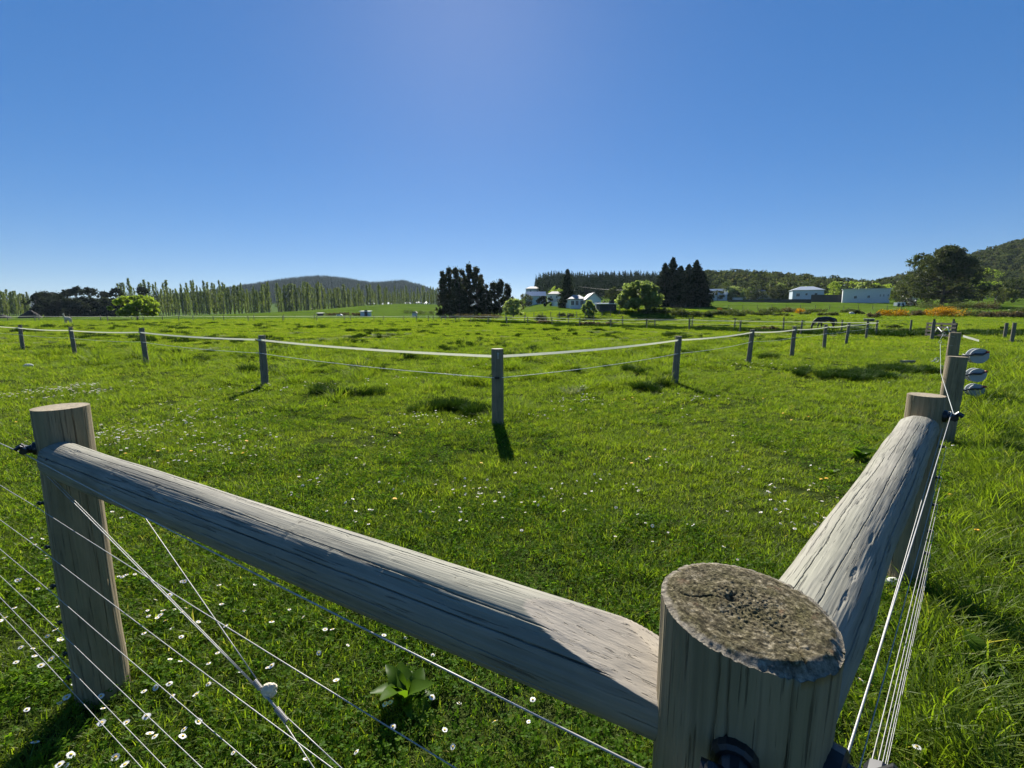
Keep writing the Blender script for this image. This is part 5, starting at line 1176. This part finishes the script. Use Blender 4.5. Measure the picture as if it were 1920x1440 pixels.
# rubbish heap by the white shed
P = hit(1702, 573); rh = empty('rubbish_heap', P, 0, 'heap of mixed boards and scrap beside the white shed', 'heap'); rng = R_(1200); s = px2m(P)
cols = ['trim', 'board', 'red_roof', 'dark_board', 'pale_roof', 'cream_wall', 'brown_roof']
for i in range(70):
    x_ = rng.normal()*9*s; z_ = max(.05, (1-abs(x_)/(26*s)))*rng.random()*15*s; Mx = Euler((rng.normal()*.6, rng.normal()*.6, rng.random()*6.28)).to_matrix()
    b = MB(); b.box((x_, rng.normal()*.8, z_), (rng.uniform(.4, 1.6), rng.uniform(.15, .6), rng.uniform(.04, .3)), M=np.array(Mx)); b.build('scrap', M[cols[int(rng.integers(0, 7))]], rh)
P = hit(1686, 575); tr = empty('small_trailer', P, 0, 'small pale box trailer in front of the rubbish heap', 'trailer'); s = px2m(P)
b = MB(); b.box((0, 0, 4.5*s), (15*s, 1.3, 6*s)); b.build('box', M['trim'], tr)
for dx in (-4, 3): b = MB(); b.box((dx*s, -.67, 4.5*s), (4*s, .04, 3*s)); b.build('opening', M['dark_board'], tr)
for dx in (-4.5, 4.5):
    b = MB(); th = np.linspace(0, 6.283, 14, endpoint=False); b.prism([(dx*s+.3*math.cos(t), .25+.3*math.sin(t)) for t in th], -.75, -.55); b.build('wheel', M['black'], tr)
P = hit(1718, 571); tk = empty('tipped_truck_bed', P, rad(10), 'grey-blue tipped panel standing against the rubbish heap', 'panel'); s = px2m(P)
b = MB(); b.box((0, .9, 11*s), (16*s, .12, 13*s), M=np.array(Euler((.25, rad(-18), 0)).to_matrix())); b.build('panel', M['pale_roof'], tk); b = MB(); b.tube([(4*s, .9, 0), (5*s, .9, 12*s)], .06, 6); b.build('prop', M['dark_board'], tk)
# white car by the hedge, tank, soil heaps
P = hit(637, 593); car = empty('parked_car', P, 0, 'small white car parked by the brown hedge', 'car'); sc = 11*px2m(P)/4.0
b = MB(); b.prism([(-2, .3), (2, .3), (2, .8), (1.35, .95), (.8, 1.45), (-1.2, 1.45), (-1.75, .95), (-2, .85)], -.8, .8); b.build('body', M['trim'], car)
b = MB(); b.prism([(1.2, 1.0), (.75, 1.38), (-1.1, 1.38), (-1.55, 1.0)], -.815, .815); b.build('side_window', M['glass'], car)
for dx in (-1.2, 1.25):
    for yy in (-.82, .66): b = MB(); b.prism([(dx+.32*math.cos(t), .32+.32*math.sin(t)) for t in th], yy, yy+.16); b.build('wheel', M['black'], car)
car.scale = (sc,)*3
P = hit(777, 594); tk = empty('pump_hut', P, 0, 'small grey hut with a pointed cap beside the far fence', 'hut'); s = px2m(P)
b = MB(); b.box((0, .7, 3.2*s), (8*s, 1.4, 6.6*s)); b.build('wall', M['pale_roof'], tk); b = MB(); b.prism([(-5*s, 6.5*s), (5*s, 6.5*s), (2*s, 9.5*s), (-2*s, 9.5*s)], -.2, 1.6); b.build('roof', M['brown_roof'], tk)
def heap(px, base, hpx, wpx, lab, seed):
    P = hit(px, base); s = px2m(P); nr, na_ = 26, 60; f = np.linspace(0, 1, nr); t = np.linspace(0, 6.283, na_, endpoint=False); Fg, Tg = np.meshgrid(f, t, indexing='ij')
    Xg, Yg = Fg*wpx*s/2*np.cos(Tg), Fg*wpx*s*.32*np.sin(Tg); Zg = hpx*s*(1-Fg**1.3)*(1+.35*fbm(Xg*.8, Yg*.8, 0, seed))+.12*fbm(Xg*4, Yg*4, 0, seed+1)-.1
    i = np.arange(nr-1)[:, None]*na_; j = np.arange(na_)[None]; k = (j+1) % na_
    o = obj('soil_heap', np.stack([Xg, Yg, Zg], -1).reshape(-1, 3), np.stack([i+j, i+na_+j, i+na_+k, i+k], -1).reshape(-1, 4), M['soil'], None, P, True); tag(o, lab, 'soil heap')
heap(57, 596, 15, 42, 'tall dark heap of soil before the pines', 5); heap(2, 597, 9, 44, 'low dark heap of soil beside the poplar group', 9)
# trough, timber gate, fallen log, stones
P = hit(1629, 604); tr = empty('water_trough', P, 0, 'dark box trough with a pale lid behind the paddock corner', 'trough'); s = px2m(P)
b = MB(); b.box((0, 0, 2.6*s), (13*s, .7, 5.4*s)); b.build('box', M['dark_board'], tr); b = MB(); b.box((0, 0, 5.6*s), (15*s, .85, .6*s)); b.build('lid', M['trim'], tr)
for k, (px, py, hp, wp, lab) in enumerate([(1380, 0, 0, 0, '')]): pass
G0 = at(1740, 29.5); G1 = at(1797, 27.2); L = np.linalg.norm((G1-G0)[:2]); gt = empty('timber_gate', G0, math.atan2(G1[1]-G0[1], G1[0]-G0[0]), 'dark timber rail gate tied up across the lane', 'gate')
for z_ in (.28, .52, .76, .98): b = MB(); b.box((L/2, 0, z_), (L, .035, .12)); b.build('rail', M['board'], gt)
for x_ in (.05, L*.5, L-.05): b = MB(); b.box((x_, .04, .62), (.11, .035, .86)); b.build('upright', M['board'], gt)
b = MB(); b.tube([(L*.3, -.03, .3), (L*.45, -.05, .75), (L*.6, -.06, .5), (L*.75, -.05, .8), (L*.85, -.04, .45)], .03, 6); b.build('rope_hank', M['cord'], gt, smooth=True)
for k, (px, Y, hh, lab) in enumerate([(1754, 28.2, 1.12, 'square grey gate post with a raised stub at the timber gate'), (1791, 28.6, 1.1, 'round grey post at the far end of the timber gate')]):
    P = at(px, Y); o = empty('gate_post', P, 0, lab, 'post'); log_obj('shaft', M['farpost'], o, Matrix.Translation((0, 0, -.3)), r0=.1, r1=.09, L=hh+.3, nang=16, nlen=8, seed=900+k); b = MB(); b.box((.08, .1, hh), (.1, .05, .32)); b.build('stub', M['board'], o)
P = hit(1702, 682, 40, 4); o = empty('fallen_log', P, rad(12), 'short grey log lying in the grass of the lane', 'log'); lo = log_obj('trunk_piece', M['farpost'], o, Matrix.Translation((-.25, 0, .05)) @ Matrix.Rotation(rad(90), 4, 'Y'), r0=.06, r1=.05, L=.5, nang=24, nlen=12, seed=950, lump=.012)
for k, (px, py, r_, lab) in enumerate([(54, 690, .10, 'pale stone in the grass beyond the left fence post'), (1672, 1098, .035, 'pale stone at the foot of the right fence post'), (1597, 590, .45, 'white stone beside the small black bush')]):
    P = hit(px, py, 300, .8); bm = bmesh.new(); bmesh.ops.create_icosphere(bm, subdivisions=3, radius=r_)
    for v in bm.verts: q = v.co/r_; kk = 1+.3*float(fbm(q.x*1.3+k*5, q.y*1.3, q.z*1.3, 4, 2)); v.co = Vector((v.co.x*kk*1.25, v.co.y*kk, v.co.z*kk*.75))
    me = bpy.data.meshes.new('field_stone'); bm.to_mesh(me); bm.free(); me.polygons.foreach_set('use_smooth', [True]*len(me.polygons)); o = link('field_stone', me, M['cream_wall'], None, P+np.array([0, 0, r_*.35])); tag(o, lab, 'stone')

# ------------------------------------------------------------------ animals
def skin_body(name, nodes, edges, root, parent, mat, sub=2):
    bm = bmesh.new(); ly = bm.verts.layers.skin.verify(); vs = {}
    for k, (x_, y_, z_, rx, ry) in nodes.items(): v = bm.verts.new((x_, y_, z_)); v[ly].radius = (rx, ry); v[ly].use_root = (k == root); vs[k] = v
    for a_, b_ in edges: bm.edges.new((vs[a_], vs[b_]))
    me = bpy.data.meshes.new(name); bm.to_mesh(me); bm.free(); o = link(name, me, mat, parent)
    o.modifiers.new('skin', 'SKIN').use_smooth_shade = True; sm = o.modifiers.new('sub', 'SUBSURF'); sm.levels = sub; sm.render_levels = sub
    return o
M['horse'] = plain('black_horse_coat', (.012, .010, .010), .5, 0, .3, 4); M['alpaca'] = plain('dark_alpaca_fleece', (.07, .06, .05), .9, 0, .2, 6); M['alpaca_pale'] = plain('pale_alpaca_fleece', (.55, .48, .34), .9, 0, .1, 8)
P = at(1549, 46.0); hr = empty('horse', P-np.array([0, 0, .12]), 0, 'black horse grazing with lowered head beyond the paddock corner', 'horse')
nd = {'rump': (.95, 0, 1.28, .27, .30), 'loin': (.45, 0, 1.26, .27, .28), 'mid': (0, 0, 1.20, .29, .31), 'chest': (-.5, 0, 1.18, .27, .32), 'shoulder': (-.72, 0, 1.22, .22, .28), 'neck1': (-1.0, .0, 1.08, .17, .21), 'neck2': (-1.28, 0, .80, .13, .16), 'poll': (-1.48, 0, .52, .10, .13), 'face': (-1.50, 0, .28, .075, .10), 'nose': (-1.47, 0, .10, .06, .07), 'tail0': (1.20, 0, 1.25, .06, .06), 'tail1': (1.32, 0, .95, .07, .08), 'tail2': (1.30, 0, .50, .05, .05)}
ed = [('rump', 'loin'), ('loin', 'mid'), ('mid', 'chest'), ('chest', 'shoulder'), ('shoulder', 'neck1'), ('neck1', 'neck2'), ('neck2', 'poll'), ('poll', 'face'), ('face', 'nose'), ('rump', 'tail0'), ('tail0', 'tail1'), ('tail1', 'tail2')]
for sg, nm in ((-1, 'a'), (1, 'b')):
    nd.update({'fe'+nm: (-.55, .16*sg, .86, .13, .13), 'fk'+nm: (-.58-.10*sg, .15*sg, .48, .07, .07), 'ff'+nm: (-.60-.12*sg, .15*sg, .14, .045, .05), 'fh'+nm: (-.64-.12*sg, .15*sg, .03, .065, .06), 'st'+nm: (.88, .17*sg, .92, .18, .16), 'hk'+nm: (1.02+.06*sg, .16*sg, .55, .075, .07), 'hf'+nm: (.96+.06*sg, .16*sg, .15, .05, .05), 'hh'+nm: (.92+.06*sg, .16*sg, .03, .07, .06), 'ear'+nm: (-1.50, .07*sg, .66, .022, .03)})
    ed += [('chest', 'fe'+nm), ('fe'+nm, 'fk'+nm), ('fk'+nm, 'ff'+nm), ('ff'+nm, 'fh'+nm), ('rump', 'st'+nm), ('st'+nm, 'hk'+nm), ('hk'+nm, 'hf'+nm), ('hf'+nm, 'hh'+nm), ('poll', 'ear'+nm)]
skin_body('body', nd, ed, 'mid', hr, M['horse'])
b = MB(); b.tube([(-.68, 0, 1.50), (-1.0, 0, 1.30), (-1.34, 0, 1.0), (-1.50, 0, .72)], [.03, .06, .06, .03], 8); b.build('mane', M['horse'], hr, smooth=True); hr.scale = (.86,)*3
P = hit(128, 608); al = empty('alpaca', P, 0, 'alpaca with pale raised neck standing at the far end of the paddock', 'alpaca'); 
nd = {'rump': (.38, 0, .78, .20, .22), 'mid': (.05, 0, .80, .22, .25), 'chest': (-.28, 0, .82, .18, .22), 'neck1': (-.40, 0, 1.0, .11, .12), 'neck2': (-.46, 0, 1.28, .08, .09), 'head': (-.50, 0, 1.44, .085, .09), 'nose': (-.68, 0, 1.40, .05, .055), 'tail': (.58, 0, .78, .05, .06)}
ed = [('rump', 'mid'), ('mid', 'chest'), ('chest', 'neck1'), ('neck1', 'neck2'), ('neck2', 'head'), ('head', 'nose'), ('rump', 'tail')]
for sg, nm in ((-1, 'a'), (1, 'b')):
    nd.update({'f'+nm: (-.28, .11*sg, .5, .07, .07), 'g'+nm: (-.28-.03*sg, .11*sg, .02, .045, .045), 'h'+nm: (.36, .11*sg, .52, .085, .08), 'k'+nm: (.44+.03*sg, .11*sg, .3, .045, .045), 'l'+nm: (.40+.03*sg, .11*sg, .02, .045, .045), 'e'+nm: (-.46, .05*sg, 1.58, .02, .025)})
    ed += [('chest', 'f'+nm), ('f'+nm, 'g'+nm), ('rump', 'h'+nm), ('h'+nm, 'k'+nm), ('k'+nm, 'l'+nm), ('head', 'e'+nm)]
skin_body('body', nd, ed, 'mid', al, M['alpaca_pale'])

# ------------------------------------------------------------------ the air between here and the hills
hz_, nt, out = newmat('haze'); pv = nt.nodes.new('ShaderNodeVolumePrincipled'); pv.inputs['Color'].default_value = (.65, .82, 1.0, 1); pv.inputs['Density'].default_value = .000045; pv.inputs['Anisotropy'].default_value = .3
nt.links.new(pv.outputs[0], out.inputs['Volume'])
b = MB(); b.box((0, 1500, 73), (9000, 7000, 160)); o = b.build('haze', hz_); tag(o, 'thin bluish air haze over the whole valley', 'haze', kind='stuff')
